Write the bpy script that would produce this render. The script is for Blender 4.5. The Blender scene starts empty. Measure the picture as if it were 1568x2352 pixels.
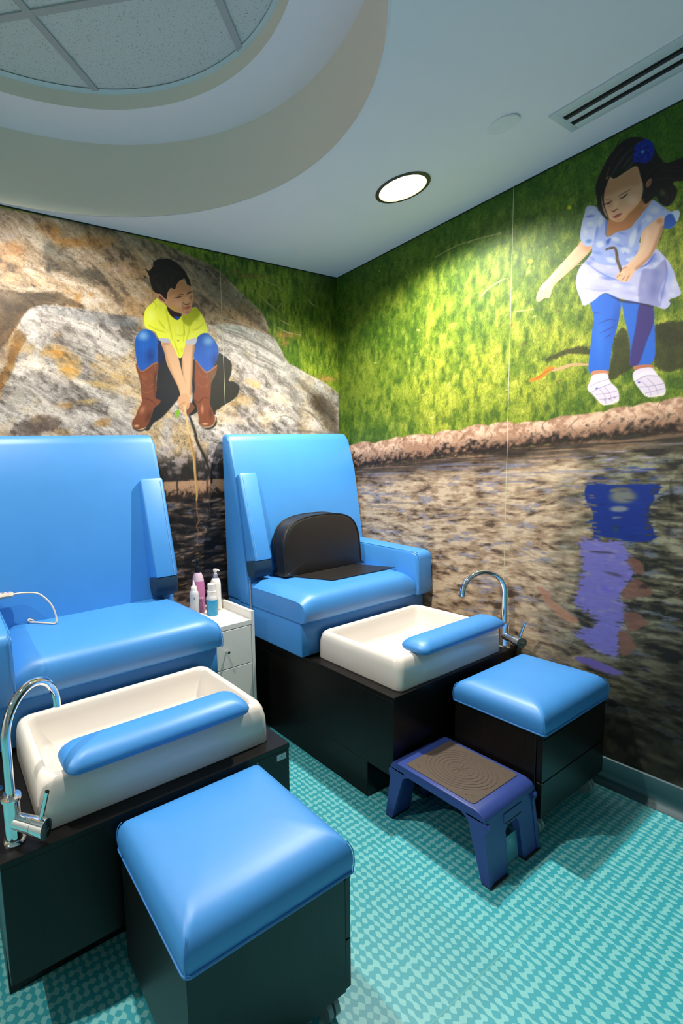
import bpy, bmesh, math, random
import numpy as np
from mathutils import Vector, Matrix
random.seed(7)

# ------------------------------------------------------------------ camera
IMG_W, IMG_H = 1568.0, 2352.0
FOCAL, PPX, PPY = 1017.583, 377.48, 1189.75          # pixels of the 1568 x 2352 frame
CAM = np.array([-2.48805, -2.17700, 1.47170])
RT = np.array([0.88669127, -0.45947559, -0.05158266])
UP = np.array([0.09153639, 0.06509218, 0.99367203])
FW = np.array([0.45321041, 0.88580201, -0.09977541])
scene = bpy.context.scene
COL = scene.collection
cd = bpy.data.cameras.new('camera')
cam = bpy.data.objects.new('camera', cd)
COL.objects.link(cam)
cam.matrix_world = Matrix(((RT[0], UP[0], -FW[0], CAM[0]), (RT[1], UP[1], -FW[1], CAM[1]),
                           (RT[2], UP[2], -FW[2], CAM[2]), (0, 0, 0, 1)))
cd.sensor_fit = 'VERTICAL'
cd.sensor_height = 36.0
cd.lens = FOCAL * 36.0 / IMG_H
cd.shift_x = (IMG_W / 2 - PPX) / IMG_H
cd.shift_y = (PPY - IMG_H / 2) / IMG_H
cd.clip_start = 0.02
scene.camera = cam

# ------------------------------------------------------------------ light and exposure
world = bpy.data.worlds.new('world')
scene.world = world
world.use_nodes = True
WB = world.node_tree.nodes['Background']
WB.inputs['Color'].default_value = (0.80, 0.92, 1.0, 1)
WB.inputs['Strength'].default_value = 0.03
vs = scene.view_settings
vs.view_transform = 'Standard'
vs.look = 'None'
vs.gamma = 1.0
vs.use_curve_mapping = False
vs.exposure = 0.36
LAMP_W = 118.0          # watts of each ceiling downlight
LAMP_COL = (1.0, 0.95, 0.87)
# x, y, z, share of LAMP_W, beam angle, edge softness
LAMPS = [(-0.449, -0.771, 2.725, 1.65, 146, 0.95), (-2.160, -0.835, 2.945, 1.0, 166, 0.5), (-3.849, -0.771, 2.725, 1.0, 138, 0.9),  # the last one is unseen, added to bounce more light to the ceiling
         (-0.95, -4.95, 2.725, 0.14, 140, 0.6), (-3.25, -4.95, 2.725, 0.14, 140, 0.6)]  # both added out of view behind the camera as fill

# ------------------------------------------------------------------ helpers
def link(o, parent=None):
    COL.objects.link(o)
    if parent is not None:
        o.parent = parent
    return o

def tag(o, label, cat, group=None):
    o['label'] = label
    o['category'] = cat
    if group:
        o['group'] = group
    return o

def empty(name, label, cat, loc=(0, 0, 0), group=None):
    o = bpy.data.objects.new(name, None)
    o.location = loc
    link(o)
    tag(o, label, cat, group)
    return o

def finish(name, bm, mat, parent=None, smooth=True, angle=35, loc=None):
    bmesh.ops.recalc_face_normals(bm, faces=bm.faces[:])
    me = bpy.data.meshes.new(name)
    bm.to_mesh(me)
    bm.free()
    if smooth:
        for p in me.polygons:
            p.use_smooth = True
        me.set_sharp_from_angle(angle=math.radians(angle))
    if mat:
        me.materials.append(mat)
    o = bpy.data.objects.new(name, me)
    link(o, parent)
    if parent is not None:
        o.matrix_parent_inverse = Matrix.Translation(-Vector(parent.location)) if parent.type == 'EMPTY' else Matrix()
    return o

def bm_box(bm, x0, x1, y0, y1, z0, z1):
    vs_ = [bm.verts.new(p) for p in ((x0, y0, z0), (x1, y0, z0), (x1, y1, z0), (x0, y1, z0),
                                     (x0, y0, z1), (x1, y0, z1), (x1, y1, z1), (x0, y1, z1))]
    fs = [bm.faces.new([vs_[i] for i in f]) for f in ((0, 3, 2, 1), (4, 5, 6, 7), (0, 1, 5, 4), (1, 2, 6, 5), (2, 3, 7, 6), (3, 0, 4, 7))]
    return vs_, fs

def box(name, x0, x1, y0, y1, z0, z1, mat, parent=None, bevel=0.0, seg=2):
    x0, x1 = min(x0, x1), max(x0, x1)
    y0, y1 = min(y0, y1), max(y0, y1)
    bm = bmesh.new()
    bm_box(bm, x0, x1, y0, y1, z0, z1)
    if bevel > 0:
        bmesh.ops.bevel(bm, geom=bm.edges[:], offset=bevel, segments=seg, profile=0.5, affect='EDGES')
    return finish(name, bm, mat, parent, smooth=bevel > 0)

def rrect(cx, cy, hx, hy, r, n=6):
    r = max(0.0005, min(r, hx * .99, hy * .99))
    out = []
    for k, (sx, sy) in enumerate(((1, 1), (-1, 1), (-1, -1), (1, -1))):
        a0 = k * math.pi / 2
        for i in range(n + 1):
            a = a0 + (math.pi / 2) * i / n
            out.append((cx + sx * (hx - r) + r * math.cos(a), cy + sy * (hy - r) + r * math.sin(a)))
    return out

def loft(name, rings, mat, parent=None, cap0=True, cap1=True, smooth=True, angle=35, close=False):
    bm = bmesh.new()
    vr = [[bm.verts.new(p) for p in r] for r in rings]
    n = len(rings[0])
    m = len(vr)
    for a in range(m if close else m - 1):
        A, B = vr[a], vr[(a + 1) % m]
        for i in range(n):
            j = (i + 1) % n
            bm.faces.new((A[i], A[j], B[j], B[i]))
    if not close:
        if cap0:
            bm.faces.new(vr[0][::-1])
        if cap1:
            bm.faces.new(vr[-1])
    return finish(name, bm, mat, parent, smooth, angle)

def loft_rrect(name, cx, cy, hx, hy, prof, mat, parent=None, n=6, angle=35):
    """prof: list of (inset, z, corner radius) or (inset_x, inset_y, z, r)"""
    rings = []
    for p in prof:
        if len(p) == 3:
            ix = iy = p[0]
            z, r = p[1], p[2]
        else:
            ix, iy, z, r = p
        rings.append([(x, y, z) for x, y in rrect(cx, cy, hx - ix, hy - iy, r, n)])
    return loft(name, rings, mat, parent, angle=angle)

def extrude_x(name, prof, x0, x1, mat, parent=None, bevel=0.012, seg=3, angle=50):
    """prism of a (y, z) outline between two x planes with rounded ends"""
    bm = bmesh.new()
    A = [bm.verts.new((x0, y, z)) for y, z in prof]
    B = [bm.verts.new((x1, y, z)) for y, z in prof]
    n = len(prof)
    fa = bm.faces.new(A)
    fb = bm.faces.new(B[::-1])
    for i in range(n):
        j = (i + 1) % n
        bm.faces.new((A[i], B[i], B[j], A[j]))
    if bevel > 0:
        bmesh.ops.bevel(bm, geom=list(set(fa.edges[:]) | set(fb.edges[:])), offset=bevel, segments=seg, profile=0.5, affect='EDGES', clamp_overlap=True)
    return finish(name, bm, mat, parent, True, angle)

def arc(cx, cy, r, a0, a1, n, rx=None):
    return [(cx + (rx or r) * math.cos(math.radians(a0 + (a1 - a0) * i / n)), cy + r * math.sin(math.radians(a0 + (a1 - a0) * i / n))) for i in range(n + 1)]

def lathe(name, prof, mat, parent=None, c=(0, 0, 0), n=32, sx=1.0, sy=1.0, angle=35):
    """prof: (radius, z)"""
    rings = []
    for r, z in prof:
        r = max(r, 1e-4)
        rings.append([(c[0] + sx * r * math.cos(2 * math.pi * i / n), c[1] + sy * r * math.sin(2 * math.pi * i / n), c[2] + z) for i in range(n)])
    return loft(name, rings, mat, parent, angle=angle)

def catmull(pts, k=8, closed=False):
    P = [np.array(p, float) for p in pts]
    n = len(P)
    out = []
    rng = range(n) if closed else range(n - 1)
    for i in rng:
        p1, p2 = P[i], P[(i + 1) % n]
        p0 = P[(i - 1) % n] if closed or i > 0 else 2 * p1 - p2
        p3 = P[(i + 2) % n] if closed or i + 2 < n else 2 * p2 - p1
        for t in np.linspace(0, 1, k, endpoint=False):
            out.append(0.5 * ((2 * p1) + (-p0 + p2) * t + (2 * p0 - 5 * p1 + 4 * p2 - p3) * t * t + (-p0 + 3 * p1 - 3 * p2 + p3) * t ** 3))
    if not closed:
        out.append(P[-1])
    return out

def tube(name, pts, rad, mat, parent=None, n=14, smooth_k=0, caps=True):
    if smooth_k:
        pts = catmull(pts, smooth_k)
    P = [Vector(p) for p in pts]
    rads = rad if isinstance(rad, (list, tuple)) else [rad] * len(P)
    if len(rads) != len(P):
        rads = list(np.interp(np.linspace(0, 1, len(P)), np.linspace(0, 1, len(rads)), rads))
    rings = []
    t0 = (P[1] - P[0]).normalized()
    ref = Vector((0, 0, 1)) if abs(t0.z) < 0.9 else Vector((1, 0, 0))
    u = t0.cross(ref).normalized()
    for i, p in enumerate(P):
        t = (P[min(i + 1, len(P) - 1)] - P[max(i - 1, 0)]).normalized()
        u = (u - t * u.dot(t)).normalized()
        v = t.cross(u)
        rings.append([tuple(p + (u * math.cos(2 * math.pi * k / n) + v * math.sin(2 * math.pi * k / n)) * rads[i]) for k in range(n)])
    return loft(name, rings, mat, parent, cap0=caps, cap1=caps, angle=50)

# ------------------------------------------------------------------ materials
def srgb(r, g, b):
    def f(c):
        c /= 255.0
        return c / 12.92 if c <= 0.04045 else ((c + 0.055) / 1.055) ** 2.4
    return (f(r), f(g), f(b), 1.0)

class NT:
    def __init__(self, name):
        self.m = bpy.data.materials.new(name)
        self.m.use_nodes = True
        self.t = self.m.node_tree
        self.b = self.t.nodes['Principled BSDF']
    def new(self, kind, **kw):
        nd = self.t.nodes.new(kind)
        for k, v in kw.items():
            setattr(nd, k, v)
        return nd
    def lk(self, a, b):
        self.t.links.new(a, b)
    def math(self, op, a, b=None, c=None, clamp=False):
        nd = self.new('ShaderNodeMath', operation=op)
        nd.use_clamp = clamp
        for i, v in enumerate((a, b, c)):
            if v is None:
                continue
            if isinstance(v, (int, float)):
                nd.inputs[i].default_value = v
            else:
                self.lk(v, nd.inputs[i])
        return nd.outputs[0]
    def mix(self, f, a, b, blend='MIX'):
        nd = self.new('ShaderNodeMix', data_type='RGBA', blend_type=blend)
        for i, v in ((0, f), (6, a), (7, b)):
            if isinstance(v, (int, float, tuple)):
                nd.inputs[i].default_value = v
            else:
                self.lk(v, nd.inputs[i])
        return nd.outputs[2]
    def coords(self, scale=(1, 1, 1), rot=(0, 0, 0)):
        tc = self.new('ShaderNodeTexCoord')
        mp = self.new('ShaderNodeMapping')
        mp.inputs['Scale'].default_value = scale
        mp.inputs['Rotation'].default_value = rot
        self.lk(tc.outputs['Object'], mp.inputs['Vector'])
        return mp.outputs[0]
    def noise(self, vec, scale, detail=3, rough=0.55):
        nd = self.new('ShaderNodeTexNoise')
        nd.inputs['Scale'].default_value = scale
        nd.inputs['Detail'].default_value = detail
        nd.inputs['Roughness'].default_value = rough
        if vec is not None:
            self.lk(vec, nd.inputs['Vector'])
        return nd.outputs['Fac']
    def ramp(self, fac, stops):
        nd = self.new('ShaderNodeValToRGB')
        el = nd.color_ramp.elements
        while len(el) < len(stops):
            el.new(0.5)
        for e, (p, c) in zip(el, stops):
            e.position = p
            e.color = c
        self.lk(fac, nd.inputs[0])
        return nd.outputs[0]
    def bump(self, h, strength, dist):
        nd = self.new('ShaderNodeBump')
        nd.inputs['Strength'].default_value = strength
        nd.inputs['Distance'].default_value = dist
        self.lk(h, nd.inputs['Height'])
        self.lk(nd.outputs[0], self.b.inputs['Normal'])
    def set(self, **kw):
        for k, v in kw.items():
            self.b.inputs[k.replace('_', ' ')].default_value = v

def flat(name, col, rough=0.5, metal=0.0, var=0.06, nscale=30.0, spec=0.5, bump=0.0):
    """plain painted / plastic material with a faint mottling"""
    M = NT(name)
    v = M.coords()
    n = M.noise(v, nscale, 3)
    lo = tuple(c * (1 - var) for c in col[:3]) + (1,)
    hi = tuple(min(1, c * (1 + var)) for c in col[:3]) + (1,)
    M.lk(M.mix(n, lo, hi), M.b.inputs['Base Color'])
    M.set(Roughness=rough, Metallic=metal)
    M.b.inputs['Specular IOR Level'].default_value = spec
    if bump:
        M.bump(n, bump, 0.001)
    return M.m

def vinyl(name, col):
    M = NT(name)
    v = M.coords()
    grain = M.noise(v, 900, 2, 0.6)
    soft = M.noise(v, 6, 2)
    lo = tuple(c * 0.93 for c in col[:3]) + (1,)
    hi = tuple(min(1, c * 1.06) for c in col[:3]) + (1,)
    M.lk(M.mix(soft, lo, hi), M.b.inputs['Base Color'])
    M.set(Roughness=0.46)
    M.b.inputs['Specular IOR Level'].default_value = 0.75
    M.bump(grain, 0.10, 0.0006)
    return M.m

def dark_wood(name, col=(0.0045, 0.0038, 0.0034)):
    M = NT(name)
    v = M.coords(scale=(1.0, 1.0, 0.03))
    g = M.noise(v, 420, 3, 0.7)
    c = M.ramp(g, [(0.3, (col[0] * 0.55, col[1] * 0.55, col[2] * 0.55, 1)), (0.7, (col[0] * 2.0, col[1] * 1.9, col[2] * 1.7, 1))])
    M.lk(c, M.b.inputs['Base Color'])
    M.set(Roughness=0.36)
    M.b.inputs['Specular IOR Level'].default_value = 0.3
    M.bump(g, 0.25, 0.0006)
    return M.m

BLUE = srgb(62, 140, 212)
mat_vinyl = vinyl('blue_vinyl', BLUE)
mat_strap = flat('navy_fabric', srgb(10, 52, 78), 0.85, var=0.35, nscale=500)
mat_blackvinyl = flat('black_leatherette', (0.013, 0.011, 0.010, 1), 0.42, nscale=400, var=0.2, bump=0.2)
mat_wood = dark_wood('black_wood')
mat_ceramic = flat('cream_ceramic', srgb(226, 217, 206), 0.12, var=0.01)
mat_white = flat('white_laminate', srgb(226, 222, 214), 0.45, var=0.015)
mat_gap = flat('dark_gap', (0.006, 0.006, 0.006, 1), 0.8)
mat_thread = flat('pale_thread', srgb(150, 195, 235), 0.8)

def chrome_mat():
    M = NT('chrome')
    v = M.coords()
    n = M.noise(v, 60, 2)
    M.lk(M.mix(n, (0.78, 0.79, 0.80, 1), (0.86, 0.87, 0.88, 1)), M.b.inputs['Base Color'])
    M.set(Metallic=1.0, Roughness=0.05)
    return M.m
mat_chrome = chrome_mat()

# ------------------------------------------------------------------ the room
XW, YW, CZ = 0.05, 0.044, 2.725        # right wall plane, back wall plane, ceiling height
XL, YF = -4.6, -5.4                    # the room goes on to the left and behind the camera
ECX, ECY = -2.149, -0.762               # oval ceiling coffer

def floor_mat():
    M = NT('teal_vinyl_floor')
    v = M.coords(rot=(0, 0, math.radians(45)))
    warp = M.new('ShaderNodeTexNoise')
    warp.inputs['Scale'].default_value = 24
    warp.inputs['Detail'].default_value = 1
    M.lk(v, warp.inputs['Vector'])
    add = M.new('ShaderNodeVectorMath', operation='MULTIPLY_ADD')
    M.lk(warp.outputs['Color'], add.inputs[0])
    add.inputs[1].default_value = (0.008, 0.008, 0)
    M.lk(v, add.inputs[2])
    sep = M.new('ShaderNodeSeparateXYZ')
    M.lk(add.outputs[0], sep.inputs[0])
    K = math.pi / 0.0177
    a = M.math('SINE', M.math('MULTIPLY', sep.outputs[0], K))
    b = M.math('SINE', M.math('MULTIPLY', sep.outputs[1], K))
    p = M.math('MULTIPLY', a, b)
    joins = M.noise(v, 58, 0)
    s = M.math('ADD', p, M.math('MULTIPLY', M.math('SUBTRACT', joins, 0.5), 1.35))
    s = M.math('ADD', s, 0.09)
    f = M.math("MULTIPLY_ADD", s, 7.0, 0.5, clamp=True)
    grain = M.noise(v, 700, 2)
    dark = M.mix(grain, srgb(42, 148, 162), srgb(52, 160, 172))
    light = M.mix(grain, srgb(112, 186, 188), srgb(124, 196, 196))
    M.lk(M.mix(f, light, dark), M.b.inputs['Base Color'])
    M.set(Roughness=0.42)
    M.bump(grain, 0.08, 0.0005)
    return M.m
mat_floor = floor_mat()
mat_weld = flat('floor_weld', srgb(84, 168, 168), 0.5)
fl = box('floor', XL, XW + 0.05, YF, YW + 0.05, -0.05, 0.0, mat_floor)
fl['kind'] = 'structure'
wl = box('weld_line', XL, XW - 0.01, -1.5575, -1.554, -0.001, 0.0004, mat_weld, fl)

mat_ceil = flat('ceiling_paint', srgb(246, 238, 243), 0.8, var=0.012, nscale=8)
mat_riser = flat('coffer_riser_paint', srgb(238, 230, 216), 0.8, var=0.012, nscale=8)
mat_ledge = flat('coffer_ledge_paint', srgb(206, 220, 226), 0.7, var=0.01)

def ell(rx, ry, z, n=96):
    return [(ECX + rx * math.cos(2 * math.pi * i / n), ECY + ry * math.sin(2 * math.pi * i / n), z) for i in range(n)]

def strip(name, r0, r1, mat, parent):
    bm = bmesh.new()
    A = [bm.verts.new(p) for p in r0]
    B = [bm.verts.new(p) for p in r1]
    n = len(A)
    for i in range(n):
        j = (i + 1) % n
        bm.faces.new((A[i], A[j], B[j], B[i]))
    return finish(name, bm, mat, parent, True, 30)

RX, RY = 1.191, 0.791
Z1, Z2 = 3.051, 3.105
NR = 160
# the flat ceiling: oval opening inside, corners filled to the room outline
from mathutils.geometry import tessellate_polygon
hole_oval = ell(RX, RY, CZ, NR)
hole_lamps = [[(L[0] + 0.096 * math.cos(2 * math.pi * i / 40), L[1] + 0.096 * math.sin(2 * math.pi * i / 40), CZ) for i in range(40)] for L in LAMPS if L[2] == CZ]
outline = [(XL, YF, CZ), (XW + 0.05, YF, CZ), (XW + 0.05, YW + 0.05, CZ), (XL, YW + 0.05, CZ)]
loops_ = [[Vector(p) for p in L] for L in (outline, hole_oval, *hole_lamps)]
bm = bmesh.new()
cv = [bm.verts.new(p) for L in loops_ for p in L]
for tri in tessellate_polygon(loops_):
    bm.faces.new([cv[k] for k in tri])
ceil = finish('ceiling', bm, mat_ceil, None, False)
ceil['kind'] = 'structure'
strip('coffer_riser', ell(RX, RY, CZ, NR), ell(RX, RY, Z1, NR), mat_riser, ceil)
strip('coffer_bead', ell(RX, RY, CZ - 0.0015, NR), ell(RX + 0.004, RY + 0.004, CZ - 0.0015, NR), mat_ceil, ceil)
strip('coffer_soffit', ell(RX, RY, Z1, NR), ell(0.914, 0.602, Z1, NR), mat_ceil, ceil)
strip('coffer_upper_riser', ell(0.914, 0.602, Z1, NR), ell(0.905, 0.593, Z2, NR), mat_riser, ceil)
strip('coffer_ledge', ell(0.905, 0.593, Z2, NR), ell(0.885, 0.573, Z2 + 0.004, NR), mat_ledge, ceil)

def tile_mat():
    M = NT('ceiling_tile')
    v = M.coords()
    big = M.noise(v, 14, 3)
    fl_ = M.noise(M.coords(scale=(1, 1, 1), rot=(0, 0, 0.6)), 190, 4, 0.75)
    spots = M.ramp(fl_, [(0.34, srgb(120, 124, 122)), (0.43, srgb(214, 218, 218))])
    M.lk(M.mix(M.math('MULTIPLY', big, 0.15), spots, srgb(190, 194, 196)), M.b.inputs['Base Color'])
    M.set(Roughness=0.9)
    M.bump(fl_, 0.5, 0.003)
    return M.m
mat_tile = tile_mat()
mat_tbar = flat('grid_bar', srgb(176, 178, 180), 0.5)

# lay-in tiles of the coffer: a skewed grid of bars, each tile its own piece
ZT = Z2 + 0.008
da = np.array([math.cos(math.radians(33.1)), math.sin(math.radians(33.1))])
db = np.array([math.cos(math.radians(-33.6)), math.sin(math.radians(-33.6))])
G0 = np.array([CAM[0] + (-2.043 - CAM[0]) * (ZT - CAM[2]) / (3.1 - CAM[2]), CAM[1] + (-0.47 - CAM[1]) * (ZT - CAM[2]) / (3.1 - CAM[2])])
G1 = np.array([CAM[0] + (-1.4545 - CAM[0]) * (ZT - CAM[2]) / (3.1 - CAM[2]), CAM[1] + (-0.781 - CAM[1]) * (ZT - CAM[2]) / (3.1 - CAM[2])])
# pitch of the two bar families, in steps along the other direction
M2 = np.array([da, db]).T
ab = np.linalg.solve(M2, G1 - G0)
PB = float(ab[1])                        # spacing along db between bars that run along da
PA = PB
def inside_clip(poly, rx, ry):
    """Sutherland-Hodgman against the oval (64 sided)"""
    N = 64
    out = [np.array(p) for p in poly]
    for k in range(N):
        a0, a1 = 2 * math.pi * k / N, 2 * math.pi * (k + 1) / N
        p0 = np.array([ECX + rx * math.cos(a0), ECY + ry * math.sin(a0)])
        p1 = np.array([ECX + rx * math.cos(a1), ECY + ry * math.sin(a1)])
        e = p1 - p0
        nrm = np.array([-e[1], e[0]])
        src, out = out, []
        for i in range(len(src)):
            a, b = src[i], src[(i + 1) % len(src)]
            sa, sb = nrm @ (a - p0), nrm @ (b - p0)
            if sa >= 0:
                out.append(a)
            if sa * sb < 0:
                out.append(a + (b - a) * (sa / (sa - sb)))
        if len(out) < 3:
            return []
    return out
def slab(name, poly, z0, z1, mat, parent):
    bm = bmesh.new()
    A = [bm.verts.new((p[0], p[1], z0)) for p in poly]
    B = [bm.verts.new((p[0], p[1], z1)) for p in poly]
    n = len(A)
    bm.faces.new(A[::-1]); bm.faces.new(B)
    for i in range(n):
        j = (i + 1) % n
        bm.faces.new((A[i], A[j], B[j], B[i]))
    bmesh.ops.remove_doubles(bm, verts=bm.verts[:], dist=1e-5)
    return finish(name, bm, mat, parent, False)
for i in range(-4, 5):
    for j in range(-4, 5):
        q = [G0 + da * (i + a) * PA + db * (j + b) * PB for a, b in ((0.02, 0.02), (0.98, 0.02), (0.98, 0.98), (0.02, 0.98))]
        c = inside_clip(q, 0.90, 0.588)
        if c:
            slab('ceiling_tile', c, ZT, ZT + 0.015, mat_tile, ceil)
def bar(p, d, L, w, zo=0.0):
    nrm = np.array([-d[1], d[0]]) * w
    c = inside_clip([p - d * L - nrm, p + d * L - nrm, p + d * L + nrm, p - d * L + nrm], 0.892, 0.580)
    if c:
        slab('grid_bar', c, ZT - 0.006 - zo, ZT + 0.006, mat_tbar, ceil)
for k in range(-4, 5):
    bar(G0 + db * k * PB, da, 3.0, 0.0125, 0.0008)
    bar(G0 + da * k * PA, db, 3.0, 0.0122)
slab("plenum", [(p[0], p[1]) for p in ell(0.93, 0.62, 0, 48)], ZT + 0.02, ZT + 0.03, mat_gap, ceil)

# ---- cove base along the walls
mat_base = flat('teal_cove_base', srgb(26, 66, 74), 0.5, var=0.05)
def cove(name, run):
    # profile: (distance from the wall, height)
    prof = [(0.0, 0.0), (0.045, 0.0), (0.043, 0.004), (0.026, 0.014), (0.014, 0.03), (0.011, 0.05), (0.010, 0.112), (0.006, 0.117), (0.0, 0.118)]
    bm = bmesh.new()
    A, B = [], []
    for d, z in prof:
        if run == 'right':
            A.append(bm.verts.new((XW - d, YW, z))); B.append(bm.verts.new((XW - d, YF, z)))
        else:
            A.append(bm.verts.new((XW, YW - d, z))); B.append(bm.verts.new((XL, YW - d, z)))
    for i in range(len(prof) - 1):
        bm.faces.new((A[i], A[i + 1], B[i + 1], B[i]))
    o = finish(name, bm, mat_base, None, True, 60)
    o['kind'] = 'structure'
    return o
cove('baseboard_right', 'right')
cove('baseboard_back', 'back')

# ------------------------------------------------------------------ the printed mural on the two walls
# Drawn on a fine grid of points of each wall. Drawing units are those of the artwork's layout sheet:
# a fixed projective map takes a point of the wall (metres) to the sheet.
def sheet(P):
    q = P - CAM
    d = np.maximum(q @ FW, 0.12)
    return PPX + FOCAL * (q @ RT) / d, PPY - FOCAL * (q @ UP) / d

def _hash(ix, iy, seed):
    h = (ix.astype(np.int64) * 374761393 + iy.astype(np.int64) * 668265263 + seed * 1442695041) & 0x7fffffff
    h = ((h ^ (h >> 13)) * 1274126177) & 0x7fffffff
    return ((h ^ (h >> 16)) & 0xffff) / 65535.0

def vnoise(x, y, seed):
    ix, iy = np.floor(x), np.floor(y)
    fx, fy = x - ix, y - iy
    fx = fx * fx * (3 - 2 * fx); fy = fy * fy * (3 - 2 * fy)
    a, b = _hash(ix, iy, seed), _hash(ix + 1, iy, seed)
    c, d = _hash(ix, iy + 1, seed), _hash(ix + 1, iy + 1, seed)
    return (a * (1 - fx) + b * fx) * (1 - fy) + (c * (1 - fx) + d * fx) * fy

def fbm(x, y, seed=0, octv=4, gain=0.5):
    s, a, t = 0, 1, 0
    for k in range(octv):
        s = s + a * vnoise(x * 2 ** k + 17.3 * k, y * 2 ** k + 5.1 * k, seed + k)
        t += a
        a *= gain
    return s / t

def sm(a, b, x):
    t = np.clip((x - a) / (b - a), 0, 1)
    return t * t * (3 - 2 * t)

class Print:
    def __init__(self, P, mu, mv):
        self.x, self.y = sheet(P)
        self.mu, self.mv = mu, mv                     # metres along the wall and up
        n = len(mu)
        self.c = np.zeros((n, 3))
        self.d = np.zeros((n, 3))                     # how much grass / rock / water grain the ink carries
    def T(self, pts, fr):
        ox, oy, s = fr
        return [(ox + u / s, oy + v / s) for u, v in pts]
    def over(self, idx, a, col, det=None):
        col = np.asarray(col, float)
        if col.ndim == 1:
            col = col / 255.0
        self.c[idx] = self.c[idx] * (1 - a)[:, None] + col * a[:, None]
        if det is not None:
            self.d[idx] = self.d[idx] * (1 - a)[:, None] + np.array(det, float) * a[:, None]
        else:
            self.d[idx] *= (1 - a)[:, None]
    def poly_alpha(self, pts, soft):
        pts = np.array(pts)
        m = soft + 1
        idx = np.where((self.x > pts[:, 0].min() - m) & (self.x < pts[:, 0].max() + m) & (self.y > pts[:, 1].min() - m) & (self.y < pts[:, 1].max() + m))[0]
        if len(idx) == 0:
            return idx, np.zeros(0)
        X, Y = self.x[idx], self.y[idx]
        d2 = np.full(len(idx), 1e12)
        ins = np.zeros(len(idx), bool)
        q = np.roll(pts, -1, 0)
        for (ax, ay), (bx, by) in zip(pts, q):
            ex, ey = bx - ax, by - ay
            L = ex * ex + ey * ey
            if L < 1e-9:
                continue
            t = np.clip(((X - ax) * ex + (Y - ay) * ey) / L, 0, 1)
            d2 = np.minimum(d2, (X - ax - t * ex) ** 2 + (Y - ay - t * ey) ** 2)
            c = (ay > Y) != (by > Y)
            ins ^= c & (X < (bx - ax) * (Y - ay) / (by - ay + 1e-12) + ax)
        sd = np.sqrt(d2) * np.where(ins, 1, -1)
        return idx, sm(-soft, soft, sd)
    def fill(self, pts, col, fr=(0, 0, 1), soft=0.9, k=4, alpha=1.0, det=None, clip=None, rough=0.0, seed=1):
        pts = self.T(pts, fr)
        if k > 1:
            pts = catmull(pts, k, True)
        idx, a = self.poly_alpha(pts, soft + rough)
        if rough and len(idx):
            nz = fbm(self.x[idx] / 3.0, self.y[idx] / 3.0, seed, 3) - 0.5
            a = np.clip((a - 0.5) * 2.2 + 0.5 + nz * 1.6, 0, 1)
        a = a * alpha
        if clip is not None:
            a = a * clip[idx]
        self.over(idx, a, col, det)
        full = np.zeros(len(self.x))
        full[idx] = a
        return full
    def tint(self, pts, f, fr=(0, 0, 1), soft=4, rough=5, seed=1, alpha=1.0):
        idx, a = self.poly_alpha(catmull(self.T(pts, fr), 4, True), soft + rough)
        nz = fbm(self.x[idx] / 5.0, self.y[idx] / 5.0, seed, 4, 0.6) - 0.5
        a = np.clip((a - 0.5) * 1.8 + 0.5 + nz * 1.5, 0, 1) * alpha
        self.c[idx] = self.c[idx] * (1 - a[:, None] * (1 - np.array(f, float)))
    def stroke(self, pts, w, col, fr=(0, 0, 1), soft=0.7, k=6, alpha=1.0, clip=None):
        pts = np.array(catmull(self.T(pts, fr), k)) if k > 1 else np.array(self.T(pts, fr))
        w = np.atleast_1d(np.array(w, float)) / fr[2] / 2
        wi = np.interp(np.linspace(0, 1, len(pts)), np.linspace(0, 1, len(w)), w) if len(w) > 1 else np.full(len(pts), w[0])
        m = wi.max() + soft + 1
        idx = np.where((self.x > pts[:, 0].min() - m) & (self.x < pts[:, 0].max() + m) & (self.y > pts[:, 1].min() - m) & (self.y < pts[:, 1].max() + m))[0]
        if len(idx) == 0:
            return
        X, Y = self.x[idx], self.y[idx]
        best = np.full(len(idx), 1e9)
        for i in range(len(pts) - 1):
            ax, ay = pts[i]; bx, by = pts[i + 1]
            ex, ey = bx - ax, by - ay
            L = ex * ex + ey * ey + 1e-12
            t = np.clip(((X - ax) * ex + (Y - ay) * ey) / L, 0, 1)
            dd = np.hypot(X - ax - t * ex, Y - ay - t * ey) - (wi[i] + t * (wi[i + 1] - wi[i]))
            best = np.minimum(best, dd)
        a = sm(soft, -soft, best) * alpha
        if clip is not None:
            a = a * clip[idx]
        self.over(idx, a, col)
    def blob(self, cx, cy, rx, ry, col, fr=(0, 0, 1), alpha=1.0, rot=0.0, clip=None, hard=0.0, keep=True, rough=0.0, seed=3):
        (cx, cy), = self.T([(cx, cy)], fr)
        rx /= fr[2]; ry /= fr[2]
        R_ = max(rx, ry) * 1.6
        idx = np.where((abs(self.x - cx) < R_) & (abs(self.y - cy) < R_))[0]
        if len(idx) == 0:
            return
        ca, sa = math.cos(math.radians(rot)), math.sin(math.radians(rot))
        X, Y = self.x[idx] - cx, self.y[idx] - cy
        u, v = (X * ca + Y * sa) / rx, (-X * sa + Y * ca) / ry
        r = np.sqrt(u * u + v * v)
        if rough:
            r = r + rough * (fbm(self.x[idx] / max(2.0, rx * .3), self.y[idx] / max(2.0, ry * .3), seed, 3) - 0.5) * 2
        a = sm(1.0, hard, r) * alpha
        if clip is not None:
            a = a * clip[idx]
        col = np.asarray(col, float) / 255.0
        self.c[idx] = self.c[idx] * (1 - a)[:, None] + col * a[:, None]
        if not keep:
            self.d[idx] *= (1 - a)[:, None]

def lerp(a, b, t):
    return np.asarray(a, float)[None] * (1 - t)[:, None] + np.asarray(b, float)[None] * t[:, None]

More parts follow.
